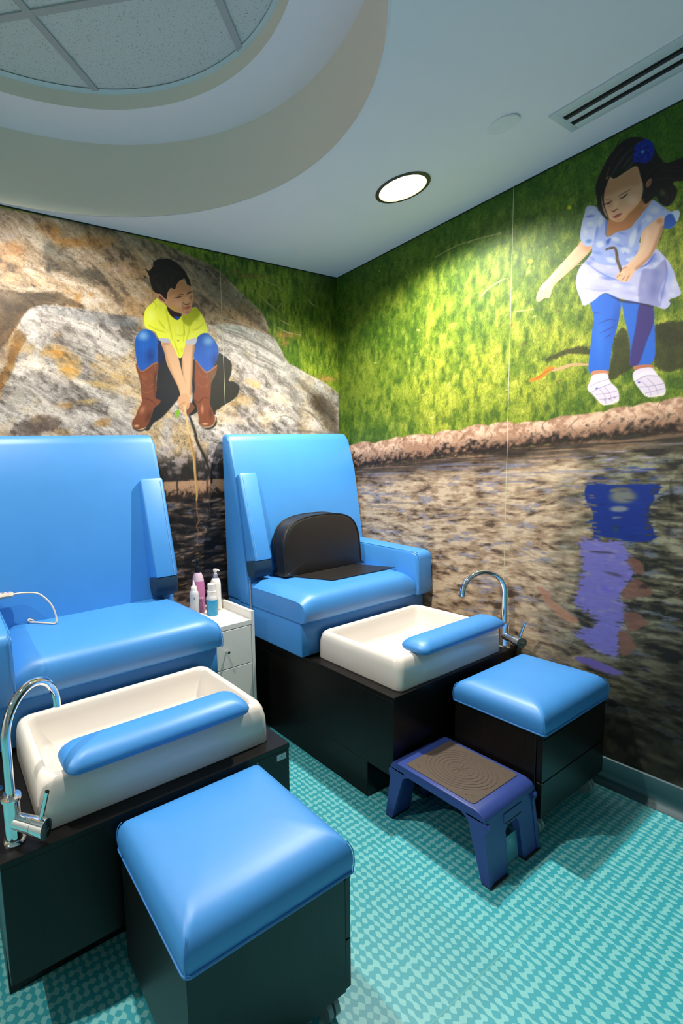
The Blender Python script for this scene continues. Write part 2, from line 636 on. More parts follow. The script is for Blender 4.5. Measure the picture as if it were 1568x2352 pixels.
def grass_ink(pr, idx, seed):
    u, v = pr.mu[idx], pr.mv[idx]
    n1 = fbm(u * 3.1, v * 3.1, seed, 4)
    n2 = fbm(u * 55, v * 22, seed + 9, 3)
    n3 = fbm(u * 12, v * 9, seed + 21, 3)
    c = lerp((72, 102, 18), (150, 160, 44), sm(0.3, 0.7, n1 * 0.5 + n3 * 0.3 + n2 * 0.2))
    t = sm(0.55, 0.8, n2)[:, None]
    c = c * (1 - 0.35 * t) + np.array((200, 198, 92)) * 0.35 * t
    t = sm(0.50, 0.2, n2)[:, None]
    c = c * (1 - 0.45 * t) + np.array((36, 66, 10)) * 0.45 * t
    return c / 255.0

def water_ink(pr, idx, seed, dark, mid, light, blue, bal=0.0, stretch=1.0):
    X, Y = pr.mu[idx], pr.mv[idx]
    wx = X + 0.05 * (fbm(X * 6, Y * 6, seed + 40, 2) - 0.5)
    wy = Y + 0.06 * (fbm(X * 3, Y * 5, seed + 41, 2) - 0.5)
    s = fbm(wx * 24 / stretch, wy * 74, seed, 4, 0.55)
    s2 = fbm(wx * 9 / stretch, wy * 30, seed + 5, 3)
    b = fbm(wx * 12, wy * 34, seed + 11, 3)
    k = s * 0.62 + s2 * 0.38 + bal
    c = lerp(dark, mid, sm(0.34, 0.50, k))
    t = sm(0.50, 0.66, k)[:, None]
    c = c * (1 - t) + np.array(light, float) * t
    t = (sm(0.58, 0.72, b) * sm(0.62, 0.5, abs(k - 0.5) + 0.5))[:, None] * 0.75
    c = c * (1 - t) + np.array(blue, float) * t
    return c / 255.0

# ---------------- right wall artwork: lawn, bank, water, girl in a blue dress
def paint_right(pr):
    allidx = np.arange(len(pr.x))
    pr.c[:] = grass_ink(pr, allidx, 11)
    pr.d[:] = (1, 0, 0)
    # darker, deeper green towards the corner; lamp fall-off painted in at the top
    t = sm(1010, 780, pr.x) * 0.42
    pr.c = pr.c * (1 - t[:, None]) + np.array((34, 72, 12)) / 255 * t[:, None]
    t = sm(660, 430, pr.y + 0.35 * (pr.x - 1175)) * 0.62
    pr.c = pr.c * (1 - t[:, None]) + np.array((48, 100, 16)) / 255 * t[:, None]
    D = (770, 860, 1.965)
    rnd = np.random.RandomState(5)
    for k in range(46):                               # litter and buds in the lawn
        x, y = rnd.uniform(800, 1560), rnd.uniform(420, 980)
        if y < 660 - 0.517 * (x - 775) or y > 1010 - 0.1 * (x - 800):
            continue
        col = ((206, 190, 130), (168, 128, 84), (214, 206, 150), (120, 84, 40))[k % 4]
        pr.blob(x, y, rnd.uniform(3, 9), rnd.uniform(1.5, 4), col, alpha=0.6, rot=rnd.uniform(-60, 10), hard=0.3)
    for pts, w in ((((1000, 590), (1060, 560), (1150, 535)), 2.0), (((1105, 680), (1125, 660), (1158, 640)), 3.2), (((1300, 612), (1380, 600), (1440, 585)), 2), (((1180, 716), (1225, 710)), 2.2)):
        pr.stroke(pts, w, (196, 186, 138), alpha=0.7)
    for x, y in ((1011, 838), (1307, 477), (1218, 600)):
        pr.blob(x, y, 7, 7, (226, 210, 40), alpha=0.95, hard=0.3)
    # ---- water
    bank_top = [(60, 330), (150, 312), (260, 294), (400, 272), (520, 262), (640, 236), (760, 226), (900, 216), (1000, 200), (1100, 186), (1250, 162), (1400, 136), (1568, 112), (2400, 10), (6000, -420)]
    bank_bot = [(-40, 430), (80, 420), (250, 402), (400, 382), (560, 366), (700, 352), (850, 330), (1000, 312), (1200, 290), (1400, 270), (1568, 252), (2400, 180), (6000, -100)]
    bank_top = [(-200, 372), (-40, 348)] + bank_top
    Tt, Tb = np.array(pr.T(bank_top, D)), np.array(pr.T([(-300, 452)] + bank_bot, D))
    yt = np.interp(pr.x, Tt[:, 0], Tt[:, 1])
    yb = np.interp(pr.x, Tb[:, 0], Tb[:, 1])
    yt = yt + 9 * (fbm(pr.x / 34, pr.x * 0, 70, 3) - 0.5) - 5 * abs(np.sin(pr.x / 21.0))
    yb = yb + 8 * (fbm(pr.x / 18, pr.x * 0, 71, 3) - 0.5)
    idx = np.where(pr.y > yb - 4)[0]
    wc = water_ink(pr, idx, 31, (92, 74, 60), (176, 148, 118), (220, 194, 162), (150, 154, 184), bal=0.05)
    dk = water_ink(pr, idx, 37, (34, 34, 28), (92, 88, 68), (146, 144, 120), (110, 124, 150), bal=0.0)
    x, y = pr.x[idx], pr.y[idx]
    t = sm(1230, 1420, x + (fbm(x / 50, y / 30, 77, 3) - 0.5) * 160 + 0.20 * (y - 1250))
    t = np.maximum(t, sm(1440, 1620, y + 0.25 * (x - 1200)) * 0.9)
    wc = wc * (1 - t[:, None]) + dk * t[:, None]
    unlit = (sm(1420, 1760, y + 0.55 * (x - 1330)) * 0.72)[:, None]  # lower right inked darker, as if the lamps barely reach it
    wc = wc * (1 - unlit) + wc * 0.22 * unlit
    edge = sm(62, 2, y - yb[idx]) * 0.8
    rip = fbm(pr.mu[idx] * 5, pr.mv[idx] * 130, 78, 3)
    dc = lerp((34, 26, 20), (126, 96, 74), sm(0.42, 0.68, rip)) / 255
    wc = wc * (1 - edge[:, None]) + dc * edge[:, None]
    bl = sm(0.6, 0.75, fbm(pr.mu[idx] * 3, pr.mv[idx] * 70, 79, 3)) * sm(130, 40, abs(y - yb[idx] - 50)) * 0.55
    wc = wc * (1 - bl[:, None]) + np.array((128, 130, 156)) / 255 * bl[:, None]
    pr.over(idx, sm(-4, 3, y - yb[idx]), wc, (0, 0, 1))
    # ---- bank
    idx = np.where((pr.y > yt - 3) & (pr.y < yb + 8))[0]
    x, y = pr.x[idx], pr.y[idx]
    t = (y - yt[idx]) / np.maximum(yb[idx] - yt[idx], 4)
    g = fbm(pr.mu[idx] * 70, pr.mv[idx] * 70, 81, 4)
    lump = fbm(pr.mu[idx] * 16, pr.mv[idx] * 20, 83, 2)
    c = lerp((164, 124, 98), (236, 196, 166), sm(0.35, 0.68, g * 0.6 + lump * 0.4))
    dkn = sm(0.45, 0.95, t + (g - 0.5) * 0.9 + (lump - 0.5) * 0.4)[:, None]
    c = c * (1 - dkn) + np.array((38, 27, 20)) * dkn
    ck = sm(0.10, 0.02, abs(np.sin(x / 21.0 + 0.4 * np.sin(y / 7)))) * 0.45
    c = c * (1 - ck[:, None]) + np.array((70, 46, 34)) * ck[:, None]
    a = sm(-1.5, 2.5, y - yt[idx]) * sm(7, -3, y - yb[idx] + (g - 0.5) * 14)
    pr.over(idx, a, c / 255, (0, 0.5, 0))
    # ---- the girl's reflection
    W = (1130, 1040, 2.868)
    def wob(pts, amp=9, seed=1):
        r = np.random.RandomState(seed)
        P = catmull(pts, 5, True)
        return [(p[0] + r.uniform(-amp, amp) * 1.6, p[1] + r.uniform(-amp, amp) * 0.5) for p in P]
    for k in range(30):
        xx, yy = rnd.uniform(630, 1110), rnd.uniform(-10, 205)
        pr.blob(xx, yy, rnd.uniform(40, 110), rnd.uniform(4, 10), ((186, 166, 190), (120, 118, 160), (60, 54, 60), (150, 132, 140))[k % 4], W, 0.75, hard=0.3)
    pr.fill(wob([(630, 196), (780, 210), (940, 208), (1105, 215), (1060, 300), (1030, 400), (1050, 500), (1075, 565), (960, 592), (800, 565), (660, 532), (672, 430), (640, 350), (618, 270)], 8, 2), (12, 44, 128), W, 2, 1, 1.0, (0, 0, 0.35))
    for q in ((862, 288, 120, 62, (122, 122, 108)), (850, 245, 90, 26, (104, 100, 84)), (835, 370, 84, 26, (134, 138, 140)), (820, 428, 45, 12, (96, 110, 140)), (800, 250, 40, 12, (110, 110, 100)), (810, 500, 22, 40, (24, 60, 90))):
        pr.blob(q[0], q[1], q[2], q[3], q[4], W, 0.9, hard=0.4)
    for k in range(16):
        pr.blob(rnd.uniform(660, 1050), rnd.uniform(220, 560), rnd.uniform(30, 80), rnd.uniform(4, 9), ((20, 58, 158), (6, 24, 84))[k % 2], W, 0.6, hard=0.2)
    for k in range(70):                               # ragged, rippled outline
        side = k % 4
        yy = rnd.uniform(200, 585)
        xx = (np.interp(yy, (200, 300, 430, 560), (640, 640, 668, 690)) if side < 2 else np.interp(yy, (200, 300, 400, 570), (1092, 1062, 1034, 1060))) + rnd.uniform(-26, 26)
        pr.blob(xx, yy, rnd.uniform(22, 52), rnd.uniform(4, 9), ((14, 46, 130), (112, 104, 84))[k % 2] if side < 2 else ((12, 40, 118), (60, 56, 46))[k % 2], W, 0.9, rot=4, hard=0.3)
    for k in range(8):
        pr.blob(rnd.uniform(700, 1080), rnd.uniform(90, 190), rnd.uniform(40, 90), rnd.uniform(5, 10), (16, 50, 140), W, 0.8, hard=0.3)
    purple = [(580, 612), (650, 572), (760, 590), (845, 590), (905, 690), (935, 785), (860, 900), (850, 1000), (892, 1055), (842, 1140), (834, 1250), (812, 1335), (700, 1312), (595, 1232), (560, 1170), (680, 1140), (640, 1060), (548, 1000), (570, 880), (592, 760)]
    pm = pr.fill(wob(purple, 8, 3), (116, 112, 190), W, 2.5, 1, 0.95, (0, 0, 0.35))
    for k in range(46):
        pr.blob(rnd.uniform(560, 920), rnd.uniform(600, 1320), rnd.uniform(18, 60), rnd.uniform(8, 22), ((152, 146, 176), (98, 92, 196), (134, 128, 214), (160, 150, 150))[k % 4], W, 0.55, rot=10, clip=pm)
    Pp = np.array(catmull(purple, 6, True))
    for k in range(120):
        q_ = Pp[(k * 7) % len(Pp)]
        pr.blob(q_[0] + rnd.uniform(-20, 20), q_[1] + rnd.uniform(-14, 14), rnd.uniform(18, 46), rnd.uniform(4, 10), ((116, 112, 190), (96, 88, 74), (128, 122, 200), (64, 60, 50))[k % 4], W, 0.85, rot=8, hard=0.3)
    pr.blob(720, 655, 120, 10, (40, 34, 40), W, 0.8, rot=4, hard=0.3)
    pr.blob(800, 800, 90, 16, (50, 44, 60), W, 0.6, rot=14, hard=0.3)
    pr.fill(wob([(530, 1350), (650, 1358), (860, 1442), (800, 1462), (650, 1412)], 6, 4), (108, 96, 180), W, 2, 1, 0.9, (0, 0, 0.3))
    for i, p in enumerate(([(860, 905), (960, 830), (1055, 932), (960, 950), (875, 965)], [(870, 1060), (960, 1058), (1022, 1130), (900, 1172)], [(832, 1180), (900, 1200), (945, 1292), (850, 1335)], [(890, 690), (985, 720), (1000, 800), (930, 780)])):
        pr.fill(wob(p, 5, 10 + i), (122, 84, 72), W, 2.5, 1, 0.85, (0, 0, 0.3))
    pr.fill(wob([(290, 880), (350, 900), (430, 1000), (560, 1092), (540, 1122), (440, 1082), (340, 972)], 6, 20), (188, 134, 106), W, 3, 1, 0.8, (0, 0, 0.3))
    for q in ((1180, 280, 24, 120), (1160, 520, 40, 60), (980, 640, 110, 40), (1000, 880, 60, 30), (960, 1010, 70, 60)):
        pr.blob(q[0], q[1], q[2], q[3], (26, 22, 20), W, 0.6, hard=0.1, rough=0.4)

    # ---- the girl
    G = (1220, 300, 3.563)
    SK, SKD, SKL = (228, 182, 146), (190, 138, 100), (242, 208, 176)
    # cast shade on the lawn, twig
    for p in ([(690, 1670), (780, 1630), (830, 1920), (800, 1960), (660, 2040), (625, 1990), (660, 1850)], [(1000, 1615), (1100, 1590), (1300, 1720), (1330, 1900), (1120, 1975), (1020, 1935), (1000, 1850)], [(120, 1865), (250, 1800), (400, 1765), (475, 1785), (470, 1830), (300, 1830), (150, 1885)], [(1020, 1600), (1240, 1560), (1330, 1700), (1100, 1760)]):
        pr.fill(p, (44, 48, 16), G, 5, 4, 0.85, (0.6, 0, 0), rough=3, seed=6)
    pr.stroke([(-10, 2046), (80, 2012), (140, 1955), (190, 1948)], [26, 34, 40, 24], (200, 122, 30), G)
    pr.stroke([(180, 1960), (250, 1942), (340, 1915), (470, 1915)], [24, 30, 24, 16], (190, 154, 110), G)
    pr.stroke([(40, 2030), (120, 1975), (180, 1950)], 8, (150, 84, 20), G, alpha=0.7)
    # trousers
    PB_ = (34, 98, 198)
    ml = pr.fill([(490, 1400), (600, 1330), (680, 1350), (732, 1392), (725, 1500), (700, 1620), (670, 1720), (650, 1850), (630, 1965), (560, 1976), (470, 1976), (480, 1800), (495, 1650), (510, 1530), (490, 1450)], PB_, G)
    mr = pr.fill([(745, 1400), (850, 1390), (990, 1425), (1005, 1560), (1012, 1700), (1010, 1850), (960, 1920), (860, 1926), (805, 1910), (810, 1780), (790, 1650), (765, 1560), (750, 1470)], PB_, G)
    pr.blob(690, 1560, 60, 260, (22, 66, 158), G, 0.55, rot=10, clip=ml)
    pr.blob(560, 1700, 60, 300, (52, 118, 214), G, 0.5, clip=ml)
    pr.fill([(890, 1405), (985, 1425), (1000, 1570), (945, 1720), (895, 1870), (862, 1922), (808, 1915), (815, 1800), (850, 1620)], (58, 40, 104), G, 2, 4, 0.92, clip=mr)
    pr.blob(960, 1820, 50, 120, (36, 98, 204), G, 0.6, clip=mr)
    for p in ([(505, 1490), (560, 1495)], [(550, 1580), (640, 1545), (700, 1560)], [(560, 1660), (640, 1620), (690, 1600)], [(600, 1700), (660, 1660)]):
        pr.stroke(p, [3, 9, 3], (40, 40, 120), G, 1.2, alpha=0.7)
    pr.fill([(600, 1325), (740, 1385), (890, 1400), (990, 1425), (990, 1450), (880, 1420), (740, 1405), (640, 1350)], (40, 30, 60), G, 2, 3, 0.7)
    # socks, shoes
    SH, SHD = (222, 210, 226), (168, 152, 178)
    pr.fill([(500, 1968), (610, 1962), (625, 2000), (505, 2010)], (196, 130, 96), G)
    pr.fill([(845, 1925), (980, 1915), (985, 1950), (850, 1958)], (176, 110, 80), G)
    for P_, cl in (([(458, 2112), (480, 2050), (505, 2000), (615, 1988), (640, 2050), (700, 2110), (718, 2180), (700, 2225), (600, 2246), (556, 2222), (505, 2165)], 0), ([(836, 2040), (845, 1965), (975, 1938), (1025, 1990), (1082, 2060), (1098, 2130), (1072, 2168), (960, 2182), (895, 2130)], 1)):
        m_ = pr.fill(P_, SH, G)
        if cl == 0:
            pr.stroke([(470, 2130), (540, 2090), (640, 2050)], 40, (232, 222, 234), G, clip=m_)
            pr.stroke([(470, 2155), (545, 2112), (645, 2072)], 8, SHD, G, clip=m_, alpha=0.8)
            pr.stroke([(480, 2095), (545, 2060), (630, 2035)], 6, SHD, G, clip=m_, alpha=0.7)
            for q in ([(560, 2120), (600, 2170), (610, 2240)], [(600, 2100), (640, 2150), (660, 2220)], [(530, 2160), (620, 2150), (700, 2130)], [(560, 2200), (640, 2190), (715, 2170)]):
                pr.stroke(q, 7, SHD, G, clip=m_, alpha=0.75)
            pr.blob(535, 2110, 16, 12, (70, 80, 170), G, 0.9, hard=0.3)
            pr.stroke([(556, 2222), (610, 2242), (715, 2205)], 14, (236, 228, 214), G, clip=m_)
            for q in ((600, 2205), (640, 2195), (680, 2185)):
                pr.blob(q[0], q[1], 14, 10, (90, 80, 100), G, 0.7)
        else:
            pr.stroke([(842, 2030), (930, 1985), (1025, 1985)], 36, (232, 222, 234), G, clip=m_)
            pr.stroke([(846, 2055), (935, 2008), (1030, 2008)], 8, SHD, G, clip=m_, alpha=0.8)
            for q in ([(900, 2050), (960, 2110), (980, 2180)], [(950, 2030), (1010, 2090), (1040, 2170)], [(880, 2100), (980, 2090), (1085, 2070)], [(930, 2150), (1010, 2130), (1095, 2110)]):
                pr.stroke(q, 7, SHD, G, clip=m_, alpha=0.75)
            pr.blob(880, 2060, 16, 12, (70, 80, 170), G, 0.9, hard=0.3)
            pr.stroke([(900, 2140), (965, 2178), (1085, 2155)], 14, (236, 228, 214), G, clip=m_)
    # reaching arm
    ma = pr.fill([(420, 895), (505, 930), (480, 985), (420, 1052), (300, 1162), (195, 1255), (172, 1292), (150, 1362), (125, 1372), (110, 1366), (75, 1394), (42, 1392), (45, 1340), (82, 1268), (132, 1218), (200, 1140), (300, 1030), (380, 940)], SK, G)
    pr.blob(460, 960, 70, 60, SKD, G, 0.7, clip=ma)
    pr.stroke([(490, 990), (400, 1075), (290, 1172), (190, 1265)], [30, 26, 20], SKD, G, 5, alpha=0.55, clip=ma)
    pr.stroke([(370, 960), (260, 1080), (150, 1210), (80, 1290)], [30, 30, 20], SKL, G, 6, alpha=0.6, clip=ma)
    pr.stroke([(70, 1350), (95, 1320), (130, 1300)], 6, SKD, G, alpha=0.8, clip=ma)
    for q in ([(100, 1362), (112, 1320)], [(128, 1368), (140, 1320)], [(62, 1388), (76, 1352)]):
        pr.stroke(q, 5, (150, 96, 70), G, alpha=0.7)
    # dress skirt
    DB, DW, DS = (150, 168, 222), (206, 212, 228), (92, 116, 196)
    ms = pr.fill([(500, 1000), (450, 1060), (390, 1130), (362, 1230), (372, 1300), (400, 1370), (430, 1432), (520, 1384), (600, 1328), (720, 1372), (830, 1396), (1000, 1432), (1090, 1460), (1136, 1420), (1130, 1382), (1222, 1340), (1190, 1230), (1140, 1100), (1060, 1000), (1000, 960), (800, 900), (600, 950)], (188, 188, 224), G)
    for q in ((520, 1050, 90, 40, DS), (470, 1080, 60, 30, (110, 124, 190)), (640, 1180, 120, 40, DB), (760, 1250, 90, 30, DB), (620, 1210, 90, 22, DS), (990, 1050, 80, 90, DS), (900, 1140, 90, 40, DB), (1020, 1160, 60, 110, (120, 136, 190)), (1000, 1300, 70, 130, (112, 122, 178)), (1130, 1180, 50, 120, DB), (1070, 1330, 50, 80, (120, 130, 190)), (560, 1290, 120, 40, (168, 170, 218)), (430, 1200, 50, 120, (200, 196, 226)), (800, 1330, 120, 30, (172, 170, 214))):
        pr.blob(q[0], q[1], q[2], q[3], q[4], G, 0.75, clip=ms, rot=10)
    for q in ((640, 1110, 34, 26), (520, 1190, 50, 34), (700, 1270, 60, 26), (830, 1290, 40, 26), (1030, 1110, 60, 52), (920, 1270, 34, 40), (1170, 1260, 40, 60), (460, 1330, 50, 50), (880, 1370, 60, 20), (1150, 1340, 40, 26)):
        pr.blob(q[0], q[1], q[2], q[3], DW, G, 0.7, clip=ms, hard=0.3, rough=0.2)
    pr.stroke([(460, 1090), (560, 1160), (650, 1205), (740, 1230)], [6, 14, 6], DS, G, 2, alpha=0.8, clip=ms)
    pr.stroke([(440, 1290), (560, 1310), (640, 1300)], [4, 12, 4], (150, 150, 204), G, 2, alpha=0.8, clip=ms)
    pr.stroke([(860, 1130), (950, 1090), (1010, 1010)], [6, 16, 6], (70, 96, 176), G, 2, alpha=0.8, clip=ms)
    pr.stroke([(1090, 1050), (1110, 1160), (1080, 1300), (1050, 1440)], [5, 12, 12, 5], (90, 110, 190), G, 3, alpha=0.7, clip=ms)
    pr.fill([(905, 1150), (1000, 1130), (1090, 1060), (1110, 1170), (1040, 1340), (1040, 1440), (880, 1400)], (96, 100, 160), G, 3, 4, 0.5, clip=ms)
    # bodice
    mb = pr.fill([(530, 640), (612, 742), (606, 850), (640, 865), (700, 830), (800, 802), (850, 742), (900, 682), (980, 575), (1040, 600), (1092, 650), (1060, 702), (960, 772), (900, 850), (886, 950), (1000, 985), (900, 1062), (750, 1102), (560, 1092), (500, 1012), (500, 900), (530, 760)], DB, G)
    for q in ((560, 740, 34, 70), (560, 930, 44, 40), (690, 890, 46, 26), (770, 980, 60, 34), (830, 880, 34, 110), (1000, 640, 50, 40), (650, 1060, 60, 30), (850, 1050, 60, 26), (930, 740, 30, 40), (800, 1060, 40, 20)):
        pr.blob(q[0], q[1], q[2], q[3], DW, G, 0.85, clip=mb, hard=0.35, rough=0.2, rot=15)
    for q in ((535, 830, 24, 90), (620, 800, 20, 70), (620, 920, 30, 40), (540, 1000, 60, 26), (720, 940, 50, 16), (880, 800, 26, 60), (740, 840, 60, 18), (880, 1000, 60, 24)):
        pr.blob(q[0], q[1], q[2], q[3], DS, G, 0.6, clip=mb, rot=12)
    pr.fill([(606, 740), (634, 745), (620, 850), (606, 850)], (62, 100, 190), G, 1.5, 3, 0.8)
    pr.fill([(612, 900), (650, 880), (640, 915), (620, 930)], (60, 96, 190), G, 1.2, 3, 0.9)
    for q in ((774, 846), (770, 935), (768, 1005), (656, 1015)):
        pr.blob(q[0], q[1], 16, 16, (110, 132, 214), G, 0.9, hard=0.4)
        pr.blob(q[0], q[1], 9, 9, (170, 186, 232), G, 0.9, hard=0.4)
    # ruffle sleeves
    m1 = pr.fill([(455, 620), (530, 625), (560, 682), (532, 780), (512, 890), (490, 942), (440, 942), (400, 882), (408, 780), (430, 700)], (176, 190, 228), G)
    for q in ((480, 700, 60, 16, DS), (470, 800, 60, 12, DB), (470, 905, 40, 26, (78, 122, 190)), (490, 660, 40, 24, DW), (440, 830, 30, 50, DW), (480, 760, 40, 26, DW)):
        pr.blob(q[0], q[1], q[2], q[3], q[4], G, 0.8, clip=m1, rot=-8, hard=0.2)
    m2 = pr.fill([(980, 575), (1060, 610), (1130, 662), (1200, 652), (1212, 692), (1182, 762), (1142, 798), (1080, 792), (1085, 720), (960, 782), (900, 842), (918, 740)], (166, 182, 228), G)
    pr.fill([(1092, 712), (1140, 680), (1195, 725), (1150, 792), (1080, 797)], (40, 90, 178), G, 1.5, 4, 0.95)
    pr.fill([(1150, 660), (1205, 655), (1212, 692), (1190, 745), (1165, 700)], (196, 210, 232), G, 1.2, 4)
    for q in ((1010, 650, 60, 44, DW), (960, 720, 40, 40, DW), (1080, 640, 30, 20, DB)):
        pr.blob(q[0], q[1], q[2], q[3], q[4], G, 0.8, clip=m2, hard=0.3)
    # throat
    mn = pr.fill([(632, 715), (700, 690), (800, 620), (905, 540), (985, 565), (900, 682), (850, 742), (800, 800), (700, 830), (640, 862), (612, 860)], (176, 116, 70), G)
    pr.blob(940, 610, 60, 40, (190, 138, 92), G, 0.8, clip=mn)
    # bent arm and hand
    m3 = pr.fill([(900, 845), (960, 775), (1060, 702), (1087, 722), (1076, 800), (1042, 902), (992, 1012), (922, 1092), (845, 1152), (812, 1210), (762, 1242), (712, 1222), (690, 1196), (742, 1130), (800, 1080), (860, 1010), (890, 930)], SK, G)
    pr.stroke([(1075, 790), (1030, 910), (970, 1030), (860, 1130)], [34, 34, 22], (138, 92, 62), G, 5, alpha=0.6, clip=m3)
    pr.stroke([(950, 830), (930, 930), (870, 1020), (790, 1100)], [36, 40, 26], SKL, G, 7, alpha=0.5, clip=m3)
    pr.blob(1050, 740, 50, 40, (176, 122, 80), G, 0.8, clip=m3)
    for q in ([(700, 1200), (740, 1165)], [(740, 1225), (775, 1180)], [(775, 1228), (800, 1180)], [(745, 1130), (775, 1120), (800, 1140)]):
        pr.stroke(q, 6, (140, 86, 60), G, alpha=0.8)
    # hair
    HR = (30, 24, 20)
    mh = pr.fill([(700, 130), (760, 78), (840, 52), (930, 66), (1010, 150), (1060, 230), (1110, 265), (1250, 215), (1300, 230), (1260, 300), (1300, 400), (1160, 420), (1192, 480), (1172, 560), (1112, 622), (1050, 592), (1015, 540), (962, 582), (930, 600), (900, 540), (910, 450), (880, 370), (860, 290), (780, 330), (680, 392), (640, 372), (605, 402), (575, 500), (590, 620), (634, 722), (600, 716), (560, 660), (535, 560), (525, 470), (550, 380), (600, 270), (650, 190)], HR, G, 1.2, 4, rough=1.0, seed=9)
    # face
    mf = pr.fill([(574, 600), (572, 500), (604, 402), (640, 376), (680, 394), (780, 332), (860, 292), (890, 370), (912, 450), (904, 540), (866, 610), (806, 670), (744, 738), (692, 746), (640, 722), (602, 684)], (226, 176, 134), G)
    pr.fill([(604, 402), (680, 394), (780, 332), (860, 292), (890, 370), (880, 440), (760, 470), (660, 520), (590, 540), (574, 560), (572, 500)], (192, 138, 94), G, 7, 4, 0.8, clip=mf)
    pr.blob(830, 570, 80, 70, (244, 198, 164), G, 0.85, clip=mf)
    pr.blob(800, 640, 50, 40, (238, 176, 150), G, 0.6, clip=mf)
    pr.blob(690, 600, 34, 50, (242, 196, 156), G, 0.8, rot=20, clip=mf)
    pr.blob(640, 600, 40, 50, (186, 134, 96), G, 0.55, clip=mf)
    pr.blob(720, 730, 60, 22, (196, 144, 90), G, 0.7, clip=mf)
    pr.stroke([(700, 742), (780, 690), (860, 620), (920, 560)], [6, 10, 5], (206, 150, 60), G, 2, alpha=0.6)
    pr.stroke([(706, 540), (740, 520), (790, 492), (815, 478)], [4, 9, 8, 3], (112, 70, 44), G, 1.2, alpha=0.7, clip=mf)
    pr.stroke([(722, 556), (752, 545), (772, 528), (788, 514)], [5, 11, 10, 4], (42, 26, 22), G, 0.8, alpha=0.95, clip=mf)
    pr.stroke([(590, 602), (620, 598), (640, 588), (656, 572)], [5, 12, 9, 4], (50, 32, 26), G, 0.9, alpha=0.9, clip=mf)
    pr.stroke([(596, 570), (630, 560), (654, 556)], [4, 8, 4], (120, 80, 54), G, 1.2, alpha=0.6, clip=mf)
    pr.stroke([(656, 655), (672, 662), (690, 648), (708, 640)], [6, 11, 9, 5], (110, 56, 40), G, 0.9, alpha=0.9, clip=mf)
    pr.blob(712, 634, 16, 12, (226, 180, 146), G, 0.7, clip=mf)
    pr.fill([(666, 708), (690, 690), (712, 682), (738, 674), (728, 696), (700, 714), (680, 716)], (170, 82, 78), G, 0.9, 4)
    pr.stroke([(664, 708), (700, 694), (740, 674)], 4, (96, 40, 40), G, 0.7, alpha=0.9)
    # hair over the face, shine, ear, flower
    for p, w in (([(640, 376), (610, 430), (585, 520), (592, 610), (630, 715)], [10, 20, 20, 12, 6]), ([(610, 400), (575, 470), (560, 560), (580, 650), (615, 718)], [14, 26, 26, 18, 8]), ([(540, 590), (548, 650), (570, 655)], 6)):
        pr.stroke(p, w, HR, G, 1.2)
    pr.stroke([(640, 300), (620, 360), (612, 396)], [4, 8, 3], (132, 100, 66), G, 1.2, alpha=0.8)
    for p in ([(820, 150), (760, 210), (700, 290), (660, 360)], [(830, 190), (790, 250), (740, 310)], [(840, 240), (810, 285), (770, 325)]):
        pr.stroke(p, [4, 16, 5], (92, 96, 102), G, 4, alpha=0.6, clip=mh)
    for p in ([(980, 240), (1080, 320), (1240, 330)], [(1060, 280), (1180, 300), (1300, 260)], [(1000, 400), (1120, 390), (1300, 395)], [(1040, 480), (1110, 540), (1100, 600)], [(1120, 460), (1160, 510), (1140, 580)], [(930, 420), (960, 350), (1000, 300)], [(760, 130), (700, 200), (640, 280)], [(1130, 240), (1200, 232), (1280, 215)]):
        pr.stroke(p, [2, 7, 2], (84, 66, 56), G, 1.5, alpha=0.6, clip=mh)
    pr.blob(1075, 510, 34, 44, (104, 116, 60), G, 0.7, rough=0.3)
    for p in ([(1180, 250), (1300, 200)], [(1190, 380), (1320, 370)], [(700, 140), (720, 90), (800, 40)], [(680, 160), (730, 60)]):
        pr.stroke(p, [6, 2], HR, G, 1.0, alpha=0.8)
    pr.fill([(934, 440), (958, 400), (984, 395), (976, 440), (948, 466)], (172, 112, 78), G, 1.2, 4)
    pr.stroke([(945, 450), (965, 420), (975, 405)], 6, (110, 60, 40), G, alpha=0.7)
    pr.fill([(835, 150), (860, 110), (905, 82), (940, 68), (985, 90), (1006, 140), (1000, 195), (965, 250), (920, 270), (880, 255), (840, 265), (828, 215), (842, 180)], (14, 42, 150), G, 1.2, 4, rough=0.8)
    for k in range(26):
        a_ = k * 2.4
        rr = 18 + 58 * ((k * 37) % 26) / 26
        pr.blob(915 + rr * math.cos(a_), 172 + rr * math.sin(a_), 20, 13, ((6, 20, 90), (30, 72, 196))[k % 2], G, 0.8, rot=k * 40)
    pr.blob(910, 172, 17, 16, (90, 170, 196), G, 1.0, hard=0.4)
    # twig in hand
    pr.stroke([(612, 972), (645, 962), (682, 962), (698, 1010), (704, 1060), (722, 1110), (740, 1180)], [16, 20, 20, 24, 24, 24, 20], (74, 56, 34), G, 1.0)
    pr.stroke([(620, 968), (676, 960), (694, 1020), (716, 1100), (734, 1170)], [4, 6, 6, 6, 4], (128, 102, 66), G, 0.9, alpha=0.7)
    pr.fill([(725, 1165), (760, 1130), (800, 1120), (790, 1170), (750, 1200)], SK, G, 1.2, 4)
    pr.blob(748, 1160, 26, 20, SKL, G, 0.6)

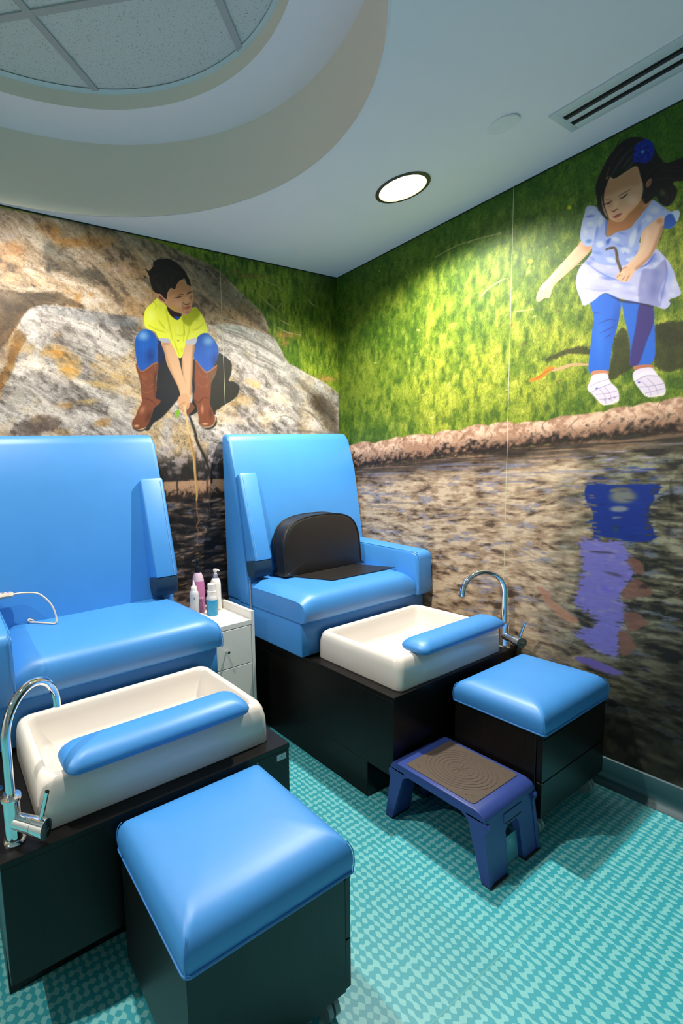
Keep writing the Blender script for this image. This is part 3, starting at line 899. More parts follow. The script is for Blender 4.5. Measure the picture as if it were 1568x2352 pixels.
# ---------------- back wall artwork: boulders, lawn, dark water, boy with a stick
def paint_back(pr):
    allidx = np.arange(len(pr.x))
    pr.c[:] = grass_ink(pr, allidx, 111) * np.array((0.86, 0.92, 0.8))
    pr.d[:] = (1, 0, 0)
    E_ = (440, 540, 4.48); C_ = (0, 460, 3.92)
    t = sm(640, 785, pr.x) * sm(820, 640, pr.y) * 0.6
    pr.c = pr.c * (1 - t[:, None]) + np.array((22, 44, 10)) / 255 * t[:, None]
    for q in ((1000, 1030, 190, 60, (160, 124, 66)), (960, 1110, 60, 70, (150, 112, 66)), (600, 420, 200, 40, (118, 100, 44)), (1380, 1480, 170, 60, (178, 132, 76)), (450, 380, 120, 40, (124, 104, 50))):
        pr.blob(q[0], q[1], q[2], q[3], q[4], E_, 0.8, rough=0.5, seed=int(q[0]))
    for p in ([(690, 430), (800, 490), (880, 530), (965, 590)], [(680, 590), (740, 660), (830, 740), (900, 800)], [(905, 870), (960, 900), (1040, 935)], [(815, 570), (810, 610), (780, 640)], [(880, 945), (980, 1000), (1120, 1030)], [(1190, 640), (1230, 700), (1290, 745)], [(880, 760), (940, 680)]):
        pr.stroke(p, [5, 12, 5], (176, 158, 118), E_, 0.8, alpha=0.85)
    for q in ((60, 150, 40, 30), (130, 170, 60, 30), (190, 210, 40, 40), (250, 280, 60, 20)):
        pr.blob(q[0], q[1], q[2], q[3], (140, 160, 34), E_, 0.7, rough=0.4)
    # ---- back boulder
    def rock(idx, seed, dark, mid, light, warm, warm_amt):
        u, v = pr.mu[idx], pr.mv[idx]
        wu = u + 0.10 * (fbm(u * 4, v * 4, seed + 30, 3) - 0.5)
        wv = v + 0.10 * (fbm(u * 4 + 9, v * 4, seed + 31, 3) - 0.5)
        a = 0.55
        p, q = wu * math.cos(a) - wv * math.sin(a), wu * math.sin(a) + wv * math.cos(a)
        n = fbm(p * 7, q * 24, seed, 6, 0.62)
        n2 = fbm(p * 3, q * 6, seed + 3, 4)
        n3 = fbm(u * 46, v * 46, seed + 6, 4, 0.65)
        k = n * 0.52 + n2 * 0.26 + n3 * 0.22
        c = lerp(dark, mid, sm(0.33, 0.50, k))
        t = sm(0.49, 0.62, k)[:, None]
        c = c * (1 - t) + np.array(light, float) * t
        t = (sm(0.50, 0.66, fbm(u * 4.3, v * 5.5, seed + 13, 5, 0.6)) * warm_amt)[:, None]
        c = c * (1 - t) + np.array(warm, float) * (0.85 + 0.3 * n3)[:, None] * t
        rdg = 1 - abs(2 * fbm(p * 9, q * 34, seed + 17, 5, 0.6) - 1)
        vein = sm(0.90, 0.99, rdg) * 0.38 * sm(0.35, 0.6, n2 + 0.1)
        c = c * (1 - vein[:, None]) + np.array(dark, float) * 0.8 * vein[:, None]
        vein = sm(0.93, 1.0, 1 - abs(2 * fbm(p * 6, q * 26 + 3, seed + 19, 5, 0.6) - 1)) * 0.5
        c = c * (1 - vein[:, None]) + np.array(light, float) * vein[:, None]
        pit = sm(0.32, 0.22, n3) * 0.35
        c = c * (1 - pit[:, None]) + np.array(dark, float) * 0.6 * pit[:, None]
        return c / 255.0
    ridge = pr.T([(-3200, -1300), (-1200, -160), (0, 226), (100, 262), (200, 312), (300, 382), (400, 482), (520, 602), (620, 692), (700, 772), (752, 852), (792, 960), (786, 1004), (850, 1062), (902, 1150), (952, 1250), (1000, 1320), (1082, 1362), (1180, 1422), (1300, 1482), (1400, 1542), (1520, 1640), (1900, 1950), (1900, 4300), (-5200, 4300)], E_)
    left = pr.T([(1020, 255), (1200, 322), (1400, 372), (1568, 436), (1700, 500)], C_)
    poly = [(-2200, 200), (200, 515)] + left[:4] + ridge[3:-2] + [(900, 1400), (-2200, 1400)]
    idx, a = pr.poly_alpha(catmull(poly, 3, True), 2.5)
    rc = rock(idx, 151, (88, 74, 60), (160, 136, 108), (190, 172, 150), (180, 140, 92), 0.6)
    g = sm(540, 760, pr.x[idx])[:, None] * 0.5
    rc = rc * (1 - g) + rock(idx, 161, (72, 70, 62), (134, 130, 116), (186, 184, 172), (160, 140, 96), 0.4) * g
    pr.over(idx, a, rc, (0, 1, 0))
    for q in ((650, 380, 260, 60, (176, 132, 66), 0.6), (500, 290, 90, 90, (182, 140, 78), 0.6), (130, 430, 190, 110, (176, 126, 74), 0.5), (100, 700, 260, 70, (206, 168, 124), 0.6), (380, 860, 300, 60, (84, 74, 54), 0.75), (150, 960, 200, 80, (96, 80, 58), 0.7), (60, 1060, 150, 120, (118, 98, 76), 0.6), (1080, 620, 160, 50, (206, 168, 150), 0.5), (850, 900, 190, 40, (212, 196, 184), 0.6), (440, 610, 40, 90, (66, 58, 48), 0.6), (820, 660, 200, 60, (92, 86, 78), 0.5), (430, 420, 90, 120, (120, 116, 108), 0.5), (700, 880, 60, 70, (168, 116, 50), 0.7), (820, 850, 40, 30, (170, 110, 48), 0.7), (90, 320, 130, 80, (160, 146, 140), 0.5), (250, 800, 120, 24, (214, 200, 176), 0.5)):
        pr.blob(q[0], q[1], q[2], q[3], q[4], C_, q[5], rough=0.45, seed=int(q[0] + q[1]))
    # ---- front boulder
    front = pr.T([(-900, 2400), (-120, 1900), (0, 1800), (30, 1560), (90, 1330), (150, 1160), (240, 1000), (350, 942), (500, 950), (700, 972), (900, 1010), (1100, 1036), (1300, 1060), (1500, 1080), (1700, 1000)], C_) + pr.T([(190, 925), (350, 908), (500, 930), (620, 962), (760, 1010), (850, 1062), (902, 1150), (952, 1250), (1000, 1320), (1082, 1362), (1180, 1422), (1300, 1482), (1400, 1542), (1520, 1640), (1900, 1950), (1900, 2300)], E_) + [(900, 1300), (-200, 1300)]
    idx, a = pr.poly_alpha(catmull(front, 3, True), 2.0)
    rc = rock(idx, 171, (98, 90, 84), (170, 160, 152), (212, 202, 192), (204, 160, 92), 0.5)
    g = (sm(560, 700, pr.x[idx] - 0.6 * (pr.y[idx] - 850)) * 0.6)[:, None]
    rc = rc * (1 - g) + rock(idx, 181, (74, 72, 66), (146, 146, 138), (196, 192, 178), (184, 160, 102), 0.4) * g
    pr.over(idx, a, rc, (0, 1, 0))
    for q in ((110, 1400, 60, 300, (150, 120, 74), 0.75, 18), (230, 1330, 150, 90, (196, 158, 92), 0.7, 0), (520, 1370, 150, 80, (206, 160, 84), 0.75, 10), (620, 1520, 140, 110, (214, 172, 96), 0.8, 20), (900, 1660, 260, 40, (212, 176, 104), 0.6, 10), (800, 1810, 150, 40, (214, 176, 106), 0.6, 0), (590, 1850, 120, 50, (176, 122, 52), 0.75, 0), (930, 2000, 110, 70, (166, 112, 46), 0.75, -20), (1060, 1090, 300, 50, (140, 140, 140), 0.5, 8), (860, 1080, 240, 40, (172, 170, 168), 0.5, 12), (300, 1480, 180, 90, (236, 224, 206), 0.7, 25), (400, 1900, 260, 130, (238, 220, 204), 0.5, -10), (150, 1780, 120, 160, (170, 160, 146), 0.6, 0), (330, 2060, 220, 80, (120, 104, 98), 0.6, -12), (1050, 1880, 110, 120, (238, 224, 208), 0.6, 30), (640, 1990, 200, 80, (232, 212, 200), 0.5, 0), (1080, 1590, 120, 50, (206, 164, 92), 0.6, 15)):
        pr.blob(q[0], q[1], q[2], q[3], q[4], C_, q[5], rot=q[6], rough=0.4, seed=int(q[0] + q[1]))
    for q in ((450, 970, 260, 60, (168, 176, 164), 0.6, 18), (640, 1080, 240, 40, (112, 110, 104), 0.5, 35), (640, 1530, 130, 60, (216, 170, 96), 0.7, 20), (760, 1370, 120, 24, (120, 122, 112), 0.5, 20), (900, 1690, 200, 90, (226, 206, 170), 0.6, 15), (820, 1870, 260, 80, (238, 224, 196), 0.6, -12), (1260, 1950, 110, 110, (226, 210, 200), 0.7, 0), (1300, 1720, 120, 200, (86, 76, 66), 0.65, -30), (1440, 1760, 60, 220, (150, 140, 126), 0.5, -30), (1180, 1560, 220, 40, (120, 116, 104), 0.6, 30), (420, 1900, 190, 60, (214, 194, 170), 0.5, 10), (560, 1260, 220, 30, (150, 150, 140), 0.5, 30), (1150, 2020, 300, 26, (90, 80, 72), 0.6, 4), (600, 1700, 90, 40, (150, 140, 122), 0.5, -20), (1080, 1960, 90, 30, (96, 84, 70), 0.6, -10)):
        pr.blob(q[0], q[1], q[2], q[3], q[4], E_, q[5], rot=q[6], rough=0.4, seed=int(q[0] + q[1]))
    for p in ([(350, 1000), (520, 1060), (700, 1120), (850, 1210), (960, 1290)], [(520, 1200), (600, 1290), (720, 1350), (850, 1390)], [(1110, 1790), (1220, 1830), (1300, 1900), (1360, 2010)], [(870, 1880), (960, 1860), (1060, 1900)]):
        pr.stroke(p, [4, 14, 5], (88, 84, 76), E_, 2, alpha=0.6)
    for p in ([(1310, 1950), (1260, 1870), (1170, 1800), (1020, 1760)], [(640, 1840), (590, 1900), (600, 1990), (660, 2060)]):
        pr.stroke(p, [4, 10, 4], (100, 90, 80), E_, 1.5, alpha=0.6)
    # crevice behind the front boulder, its shaded flank, ochre stain, pale ridge
    pr.tint([(-200, 820), (0, 800), (250, 832), (420, 820), (560, 850), (700, 920), (775, 978), (600, 948), (400, 938), (300, 962), (222, 1012), (150, 1130), (60, 1280), (0, 1330), (-200, 1400)], (0.60, 0.56, 0.50), C_, 3, 4, 41)
    pr.tint([(150, 1168), (240, 1240), (190, 1330), (152, 1420), (122, 1520), (60, 1640), (0, 1712), (-120, 1800), (-60, 1640), (40, 1500), (90, 1320)], (0.82, 0.68, 0.46), C_, 3, 3, 42)
    pr.tint([(300, 960), (440, 944), (700, 975), (1000, 1020), (1290, 1066), (1290, 1180), (1000, 1130), (700, 1080), (480, 1020)], (0.86, 0.88, 0.90), C_, 5, 5, 43)
    pr.tint([(350, 1390), (460, 1290), (580, 1310), (640, 1362), (702, 1402), (742, 1500), (700, 1592), (600, 1590), (520, 1500), (470, 1420)], (1.04, 0.94, 0.74), C_, 5, 6, 44)
    pr.tint([(150, 1480), (220, 1420), (330, 1400), (440, 1480), (600, 1600), (760, 1640), (700, 1680), (520, 1620), (380, 1540), (250, 1520), (170, 1600)], (1.16, 1.14, 1.12), C_, 4, 5, 45)
    pr.tint([(100, 2060), (260, 1960), (420, 1930), (560, 1990), (480, 2070), (300, 2110), (160, 2117)], (0.68, 0.64, 0.62), C_, 5, 6, 46)
    pr.tint([(300, 230), (480, 200), (560, 330), (700, 330), (1040, 330), (980, 420), (700, 430), (520, 420), (420, 330)], (1.02, 0.93, 0.78), C_, 6, 8, 47)
    pr.tint([(-20, 400), (140, 380), (230, 470), (200, 620), (0, 640)], (0.98, 0.90, 0.78), C_, 6, 8, 48)
    pr.tint([(400, 420), (560, 400), (700, 560), (900, 640), (1000, 760), (780, 760), (560, 640), (420, 640)], (0.72, 0.74, 0.74), C_, 6, 8, 49)
    pr.tint([(0, 240), (200, 330), (330, 470), (560, 650), (700, 800), (760, 960), (640, 900), (420, 760), (200, 640), (60, 500)], (0.78, 0.80, 0.82), E_, 8, 8, 50)
    pr.tint([(1210, 1680), (1330, 1640), (1480, 1760), (1500, 2040), (1420, 2050), (1300, 1850)], (0.62, 0.58, 0.54), E_, 5, 8, 51)
    rs = np.random.RandomState(8)
    for k in range(16):                               # bands in the stone
        o = rs.uniform(-130, 190)
        pr.stroke([(300 + 0.3 * o, 960 + o), (470 + 0.2 * o, 1010 + o + rs.uniform(-20, 20)), (640, 1085 + o + rs.uniform(-20, 20)), (800, 1180 + o * 0.9), (950, 1290 + o * 0.7)], [2, 9, 6, 9, 2], ((92, 88, 80), (206, 204, 194), (110, 106, 98))[k % 3], E_, 1.6, alpha=0.5)
    for k in range(18):
        o = rs.uniform(-60, 520)
        pr.stroke([(350 + 0.25 * o, 1030 + o), (560 + 0.2 * o, 1070 + o + rs.uniform(-20, 20)), (800 + 0.1 * o, 1160 + o + rs.uniform(-30, 30)), (1100, 1290 + o)], [2, 8, 6, 2], ((118, 112, 106), (222, 214, 206), (132, 126, 120))[k % 3], C_, 1.6, alpha=0.45)
    # ---- foot of the rock, kerb stones, dark water
    S_ = (360, 1000, 5.882)
    x, y = pr.x, pr.y
    yk = 1104 - 0.05 * (x - 440) + 6 * (fbm(x / 16, x * 0, 190, 3) - 0.5)
    idx = np.where(y > 990)[0]
    n = fbm(pr.mu[idx] * 20, pr.mv[idx] * 24, 191, 5, 0.6)
    c = lerp((30, 26, 26), (176, 160, 158), sm(0.44, 0.62, n)) / 255
    a = sm(1012, 1068, y[idx] + 30 * (n - 0.5) * 2 + 0.10 * (x[idx] - 440)) * 0.9
    dk = lerp((20, 17, 17), (96, 84, 82), sm(0.5, 0.72, n)) / 255
    a2 = sm(1040, 1090, y[idx])[:, None]
    pr.over(idx, a, c * (1 - a2) + dk * a2, (0, 0.8, 0))
    kb = yk + 40
    idx = np.where((y > yk - 2) & (y < kb + 8))[0]
    g = fbm(pr.mu[idx] * 80, pr.mv[idx] * 80, 193, 3)
    t = (y[idx] - yk[idx]) / 40
    c = lerp((150, 114, 86), (188, 148, 116), g)
    d_ = sm(0.4, 0.9, t + (g - 0.5) * 0.8)[:, None]
    c = c * (1 - d_) + np.array((40, 30, 22)) * d_
    ck = sm(0.16, 0.02, abs(np.sin((x[idx] - 407 + 5 * (fbm(x[idx] / 9, y[idx] / 9, 195, 2) - 0.5)) / 22.0)))[:, None] * 0.75
    c = c * (1 - ck) + np.array((28, 22, 18)) * ck
    pr.over(idx, sm(-2, 2, y[idx] - yk[idx]), c / 255, (0, 0.5, 0))
    idx = np.where(y > kb - 2)[0]
    wc = water_ink(pr, idx, 201, (16, 14, 15), (52, 44, 40), (140, 116, 98), (96, 96, 112), bal=-0.03, stretch=1.6)
    pr.over(idx, sm(-1, 5, y[idx] - kb[idx] + 6 * (fbm(x[idx] / 6, y[idx] / 6, 203, 2) - 0.5)), wc, (0, 0, 0.8))
    rnd = np.random.RandomState(3)
    for k in range(40):
        pr.blob(rnd.uniform(220, 850), rnd.uniform(1540, 2200), rnd.uniform(20, 80), rnd.uniform(5, 14), ((168, 110, 62), (190, 150, 60), (120, 96, 84), (96, 70, 60))[k % 4], S_, 0.6, rot=-12, hard=0.2)
    for q in ((420, 940, 110, 16), (410, 1095, 130, 14), (820, 930, 90, 20), (600, 1250, 80, 10), (330, 1460, 120, 10)):
        pr.blob(q[0], q[1], q[2], q[3], (128, 102, 72), S_, 0.75, rot=6, hard=0.3)

    # ---- the boy
    B = (280, 560, 5.346)
    pr.fill([(270, 1230), (330, 1240), (412, 1320), (402, 1440), (380, 1500), (442, 1510), (492, 1560), (482, 1622), (430, 1690), (300, 1772), (250, 1812), (245, 1852), (180, 1790), (190, 1500)], (30, 30, 26), E_, 2, 4, 0.95, (0, 0.2, 0), rough=1.0)
    pr.fill([(430, 1180), (530, 1270), (600, 1500), (720, 1840), (690, 1905), (640, 1965), (500, 2125), (390, 2200), (330, 2285), (290, 2260), (380, 1950), (430, 1600)], (22, 24, 32), B, 2, 4, 0.97, (0, 0.1, 0))
    pr.fill([(840, 1500), (920, 1450), (930, 2000), (900, 2080), (820, 2110), (800, 2040), (870, 1900)], (24, 22, 24), B, 2, 3, 0.97, (0, 0, 0))
    pr.fill([(690, 1380), (760, 1360), (760, 1600), (720, 1560)], (20, 22, 34), B, 2, 3, 0.97)
    pr.fill([(940, 2190), (1000, 2245), (1090, 2240), (1140, 2190), (1160, 2130), (1160, 2220), (1080, 2280), (990, 2260)], (34, 30, 28), B, 2, 3, 0.9)
    # stick shade and stick
    pr.stroke([(830, 2120), (860, 2200), (910, 2352)], [26, 30, 30], (38, 34, 28), B, 1.5, alpha=0.9)
    pr.stroke([(520, 0), (560, 120), (640, 280), (700, 440), (735, 510), (740, 640)], [34, 36, 34, 30, 28, 24], (30, 28, 22), S_, 1.5, alpha=0.9)
    # jeans
    JN = (24, 84, 172)
    for P_, hl in (([(158, 1250), (170, 1150), (212, 1080), (270, 1050), (340, 1060), (400, 1110), (444, 1190), (500, 1290), (522, 1350), (470, 1440), (430, 1462), (380, 1470), (300, 1532), (240, 1562), (190, 1500), (175, 1400)], (262, 1130)), ([(880, 1300), (900, 1200), (940, 1130), (1000, 1095), (1060, 1108), (1130, 1170), (1172, 1250), (1186, 1330), (1170, 1420), (1120, 1512), (1050, 1568), (1000, 1540), (940, 1470), (900, 1432), (878, 1380)], (1060, 1190))):
        m_ = pr.fill(P_, JN, B)
        pr.blob(hl[0], hl[1], 110, 100, (128, 172, 212), B, 0.85, clip=m_)
        pr.blob(hl[0] + 10, hl[1] + 130, 120, 110, (30, 100, 190), B, 0.7, clip=m_)
        pr.blob(hl[0] + 90, hl[1] + 250, 90, 160, (10, 40, 100), B, 0.6, clip=m_)
        for k in range(4):
            pr.stroke([(hl[0] - 60 + 40 * k, hl[1] + 90), (hl[0] - 66 + 44 * k, hl[1] + 330)], 6, (14, 56, 130), B, 2.5, alpha=0.35, clip=m_)
    pr.fill([(440, 1210), (500, 1290), (525, 1360), (530, 1450), (450, 1480), (440, 1330)], (12, 26, 56), B, 2, 3, 0.85)
    pr.stroke([(405, 1180), (440, 1250), (420, 1400)], [4, 8, 4], (70, 120, 180), B, 0.8, alpha=0.6)
    # arms
    SK, SKD = (214, 168, 128), (150, 102, 66)
    m_ = pr.fill([(785, 1228), (892, 1228), (876, 1400), (866, 1600), (852, 1800), (850, 1880), (818, 1870), (770, 1740), (745, 1590), (733, 1440), (758, 1330)], SK, B)
    pr.stroke([(890, 1240), (872, 1420), (862, 1620), (850, 1840)], [26, 30, 30, 24], (120, 80, 52), B, 4, alpha=0.7, clip=m_)
    pr.stroke([(740, 1430), (750, 1600), (780, 1740)], 14, (150, 104, 70), B, 3, alpha=0.5, clip=m_)
    pr.fill([(800, 2030), (842, 1950), (890, 2000), (872, 2044), (806, 2112), (780, 2092)], (112, 66, 44), B)
    m_ = pr.fill([(480, 1200), (592, 1205), (642, 1290), (702, 1430), (742, 1600), (792, 1750), (832, 1870), (818, 1950), (740, 1965), (700, 1962), (690, 1905), (716, 1850), (680, 1740), (610, 1600), (550, 1470), (520, 1330)], SK, B)
    pr.stroke([(500, 1240), (545, 1400), (610, 1580), (700, 1790)], [30, 26, 22, 22], (168, 118, 78), B, 4, alpha=0.6, clip=m_)
    pr.blob(540, 1225, 60, 30, (150, 102, 66), B, 0.6, clip=m_)
    m_ = pr.fill([(690, 1892), (742, 1842), (802, 1850), (832, 1900), (824, 2000), (802, 2032), (780, 1992), (764, 2022), (772, 2092), (742, 2072), (710, 2022), (688, 1952)], (204, 156, 116), B)
    for p in ([(700, 2000), (740, 1960), (770, 1950)], [(716, 2030), (752, 1995)], [(740, 2062), (762, 2030)], [(800, 2020), (812, 1960)]):
        pr.stroke(p, 7, (140, 90, 60), B, 1.2, alpha=0.7)
    # stick
    pr.stroke([(762, 1990), (790, 2140), (806, 2240), (824, 2352)], [24, 28, 28, 30], (212, 178, 124), B, 0.9)
    pr.stroke([(430, 0), (470, 180), (502, 310), (512, 450), (526, 620), (542, 780), (536, 880)], [34, 34, 36, 34, 30, 26, 20], (190, 152, 92), S_, 0.9)
    pr.stroke([(442, 0), (480, 180), (512, 310), (522, 450), (538, 620), (550, 780)], [10, 10, 10, 10, 8, 6], (140, 100, 56), S_, 0.9, alpha=0.8)
    pr.stroke([(536, 890), (540, 950), (545, 1050), (572, 1150), (536, 1230), (562, 1300), (545, 1400), (560, 1480)], [20, 20, 18, 20, 18, 14, 10, 6], (124, 88, 62), S_, 1.2, alpha=0.85)
    pr.stroke([(700, 560), (690, 640), (720, 740), (710, 900), (716, 1050)], [22, 20, 18, 14, 8], (120, 86, 60), S_, 1.4, alpha=0.7)
    pr.fill([(650, 2062), (690, 2038), (712, 2062), (684, 2130), (650, 2138)], (120, 170, 40), B)
    # boots
    BT, BTD, BTL = (120, 64, 40), (60, 30, 20), (176, 118, 88)
    m_ = pr.fill([(170, 1462), (195, 1510), (236, 1562), (300, 1534), (380, 1470), (440, 1452), (446, 1540), (420, 1650), (430, 1760), (412, 1890), (470, 1916), (460, 1965), (400, 2012), (362, 2120), (322, 2220), (262, 2262), (180, 2284), (130, 2252), (124, 2190), (170, 2110), (200, 2030), (246, 1940), (240, 1880), (225, 1720), (200, 1610), (175, 1530)], BT, B)
    pr.blob(415, 1700, 50, 260, BTD, B, 0.7, clip=m_)
    pr.blob(270, 1640, 50, 90, (140, 78, 46), B, 0.7, clip=m_, rough=0.3)
    pr.blob(250, 2040, 50, 90, BTL, B, 0.8, rot=25, clip=m_)
    pr.blob(330, 2120, 60, 120, BTD, B, 0.6, rot=25, clip=m_)
    pr.blob(180, 2236, 46, 22, (206, 160, 120), B, 0.9, clip=m_, hard=0.2)
    pr.stroke([(185, 1490), (236, 1566), (300, 1540), (384, 1476), (440, 1460)], 7, (170, 120, 92), B, 1.0, clip=m_)
    pr.stroke([(240, 1895), (300, 1900), (370, 1930), (420, 1980)], [5, 10, 5], BTD, B, 1.2, clip=m_, alpha=0.8)
    for p in ([(230, 1600), (290, 1660), (330, 1600), (390, 1650)], [(250, 1700), (320, 1760), (390, 1720)], [(240, 1800), (300, 1830), (380, 1800)], [(402, 1480), (410, 1560)], [(420, 1650), (412, 1740), (424, 1800)]):
        pr.stroke(p, 6, (164, 104, 70), B, 1.2, clip=m_, alpha=0.6)
    pr.stroke([(130, 2262), (200, 2296), (280, 2280), (345, 2228)], [10, 18, 18, 8], (70, 64, 54), B, 1.0)
    m_ = pr.fill([(900, 1422), (940, 1470), (1000, 1540), (1050, 1572), (1120, 1518), (1168, 1488), (1152, 1600), (1100, 1700), (1090, 1790), (1085, 1900), (1080, 1962), (1116, 2050), (1142, 2130), (1132, 2192), (1090, 2232), (1020, 2242), (960, 2212), (940, 2120), (920, 2010), (905, 1960), (876, 1890), (895, 1780), (890, 1650), (895, 1520)], BT, B)
    pr.blob(1110, 1620, 50, 200, (96, 84, 60), B, 0.8, clip=m_)
    pr.blob(930, 1640, 40, 140, (134, 66, 36), B, 0.7, clip=m_)
    pr.blob(985, 2030, 30, 90, (196, 132, 108), B, 0.8, clip=m_)
    pr.blob(1090, 2080, 40, 120, BTD, B, 0.5, clip=m_)
    pr.blob(1020, 2212, 60, 20, (206, 160, 120), B, 0.85, clip=m_, hard=0.2)
    pr.stroke([(903, 1428), (945, 1478), (1000, 1550), (1050, 1580), (1125, 1526), (1164, 1495)], 7, (176, 130, 100), B, 1.0, clip=m_)
    pr.stroke([(880, 1900), (940, 1950), (1000, 1890), (1080, 1900)], [5, 10, 8, 5], BTD, B, 1.2, clip=m_, alpha=0.8)
    for p in ([(930, 1560), (990, 1640), (1060, 1620)], [(930, 1720), (990, 1760), (1060, 1720)], [(1040, 1600), (1060, 1700), (1040, 1780)]):
        pr.stroke(p, 6, (164, 104, 70), B, 1.2, clip=m_, alpha=0.6)
    pr.stroke([(950, 2222), (1020, 2256), (1100, 2240), (1136, 2200)], [8, 16, 14, 8], (150, 120, 90), B, 1.0)
    # neck, undershirt, shirt
    pr.fill([(530, 740), (620, 820), (730, 860), (710, 910), (680, 936), (630, 908), (588, 872), (550, 810)], (44, 28, 24), B)
    pr.fill([(638, 896), (668, 890), (705, 900), (690, 932), (660, 918)], (20, 70, 170), B)
    SHC = (226, 230, 66)
    ms = pr.fill([(430, 668), (462, 692), (540, 752), (562, 822), (600, 882), (680, 938), (740, 882), (800, 872), (858, 800), (900, 780), (960, 840), (1000, 900), (1032, 990), (1052, 1088), (1000, 1096), (940, 1130), (900, 1172), (795, 1192), (772, 1262), (746, 1370), (720, 1402), (690, 1392), (660, 1330), (622, 1252), (582, 1192), (520, 1176), (452, 1160), (404, 1082), (330, 1050), (286, 1020), (270, 930), (280, 830), (320, 770), (380, 720)], SHC, B)
    pr.fill([(740, 882), (860, 800), (910, 785), (960, 850), (930, 930), (880, 950), (830, 1010), (750, 960)], (146, 156, 14), B, 3, 4, 0.8, clip=ms)
    pr.blob(360, 880, 90, 130, (236, 240, 118), B, 0.7, clip=ms)
    pr.blob(470, 770, 50, 60, (206, 214, 60), B, 0.6, clip=ms)
    for p, w in (([(450, 940), (500, 1010), (560, 1070)], [6, 16, 5]), ([(330, 1000), (420, 1050), (540, 1090)], [5, 12, 5]), ([(540, 800), (560, 900), (590, 1040), (620, 1180)], [6, 14, 12, 5]), ([(830, 980), (820, 1080), (790, 1190)], [5, 12, 8]), ([(760, 940), (760, 1060), (755, 1200)], [5, 8, 5]), ([(860, 1060), (930, 1040), (1000, 980)], [5, 16, 5]), ([(640, 1190), (670, 1280), (710, 1380)], [5, 16, 8]), ([(660, 1110), (720, 1130), (760, 1100)], [4, 10, 4]), ([(400, 720), (420, 760), (410, 800)], [4, 12, 4])):
        pr.stroke(p, w, (168, 174, 24), B, 2.2, alpha=0.75, clip=ms)
    for p in ([(560, 960), (540, 1040), (560, 1120)], [(690, 960), (680, 1060), (690, 1180)], [(900, 940), (950, 900), (980, 920)], [(860, 1120), (940, 1080), (1010, 1060)]):
        pr.stroke(p, [5, 18, 5], (236, 240, 120), B, 3, alpha=0.6, clip=ms)
    pr.stroke([(765, 900), (760, 1000), (770, 1120)], 5, (120, 124, 20), B, 0.8, alpha=0.8, clip=ms)
    pr.blob(690, 1188, 18, 16, (150, 140, 60), B, 0.9, hard=0.3)
    pr.blob(740, 1310, 70, 60, (190, 190, 20), B, 0.6, clip=ms)
    pr.fill([(448, 1166), (520, 1158), (582, 1172), (590, 1204), (536, 1218), (470, 1194)], (176, 178, 190), B)
    pr.fill([(788, 1186), (862, 1166), (922, 1158), (902, 1228), (840, 1238), (784, 1228)], (186, 184, 196), B)
    # head
    HR = (26, 22, 20)
    pr.fill([(290, 300), (330, 332), (385, 272), (380, 232), (430, 196), (500, 184), (560, 180), (640, 214), (700, 260), (760, 320), (800, 390), (830, 450), (846, 522), (800, 502), (770, 432), (730, 442), (690, 492), (660, 552), (640, 562), (600, 542), (570, 600), (556, 682), (505, 654), (440, 612), (400, 592), (360, 522), (340, 442), (330, 390)], HR, B, 1.0, 4, rough=1.0, seed=15)
    mf = pr.fill([(548, 690), (560, 600), (600, 545), (650, 560), (672, 500), (730, 440), (800, 500), (846, 530), (866, 620), (872, 682), (856, 770), (842, 838), (800, 868), (740, 860), (680, 842), (620, 812), (560, 772), (542, 745), (550, 715)], (190, 140, 100), B)
    pr.fill([(600, 548), (650, 560), (672, 500), (730, 440), (800, 500), (846, 530), (860, 600), (760, 600), (650, 620), (570, 640)], (160, 112, 72), B, 5, 4, 0.65, clip=mf)
    pr.blob(700, 740, 110, 80, (210, 160, 124), B, 0.8, clip=mf)
    pr.blob(630, 790, 90, 40, (190, 160, 50), B, 0.7, rot=25, clip=mf)
    pr.blob(795, 690, 44, 50, (214, 164, 122), B, 0.8, clip=mf)
    pr.blob(845, 660, 26, 50, (110, 70, 46), B, 0.6, clip=mf)
    pr.stroke([(680, 640), (715, 622), (760, 620)], [6, 14, 8], (70, 42, 28), B, 1.2, alpha=0.75, clip=mf)
    pr.stroke([(648, 662), (690, 658), (730, 645), (745, 640)], [5, 14, 12, 4], (50, 30, 22), B, 1.0, alpha=0.9, clip=mf)
    pr.stroke([(795, 620), (825, 600), (846, 596)], [6, 20, 12], (40, 26, 22), B, 1.2, alpha=0.9, clip=mf)
    pr.stroke([(750, 720), (770, 742), (810, 746), (836, 722)], [5, 12, 12, 6], (92, 54, 38), B, 1.2, alpha=0.85, clip=mf)
    pr.blob(815, 705, 26, 22, (200, 150, 112), B, 0.7, clip=mf)
    pr.stroke([(750, 720), (745, 770), (755, 820)], [4, 9, 4], (104, 66, 44), B, 1.6, alpha=0.6, clip=mf)
    pr.fill([(752, 788), (800, 776), (838, 766), (836, 792), (800, 808), (772, 804)], (176, 96, 84), B, 1.0, 4)
    pr.stroke([(752, 784), (790, 782), (838, 766)], [4, 8, 4], (70, 30, 26), B, 0.9, alpha=0.9)
    pr.blob(805, 840, 44, 24, (128, 86, 62), B, 0.6, clip=mf)
    pr.fill([(438, 622), (470, 616), (512, 662), (548, 702), (546, 738), (500, 718), (460, 694)], (206, 150, 122), B)
    pr.fill([(448, 638), (475, 640), (512, 680), (530, 708), (500, 700), (464, 676)], (96, 50, 34), B, 1.5, 4, 0.85)
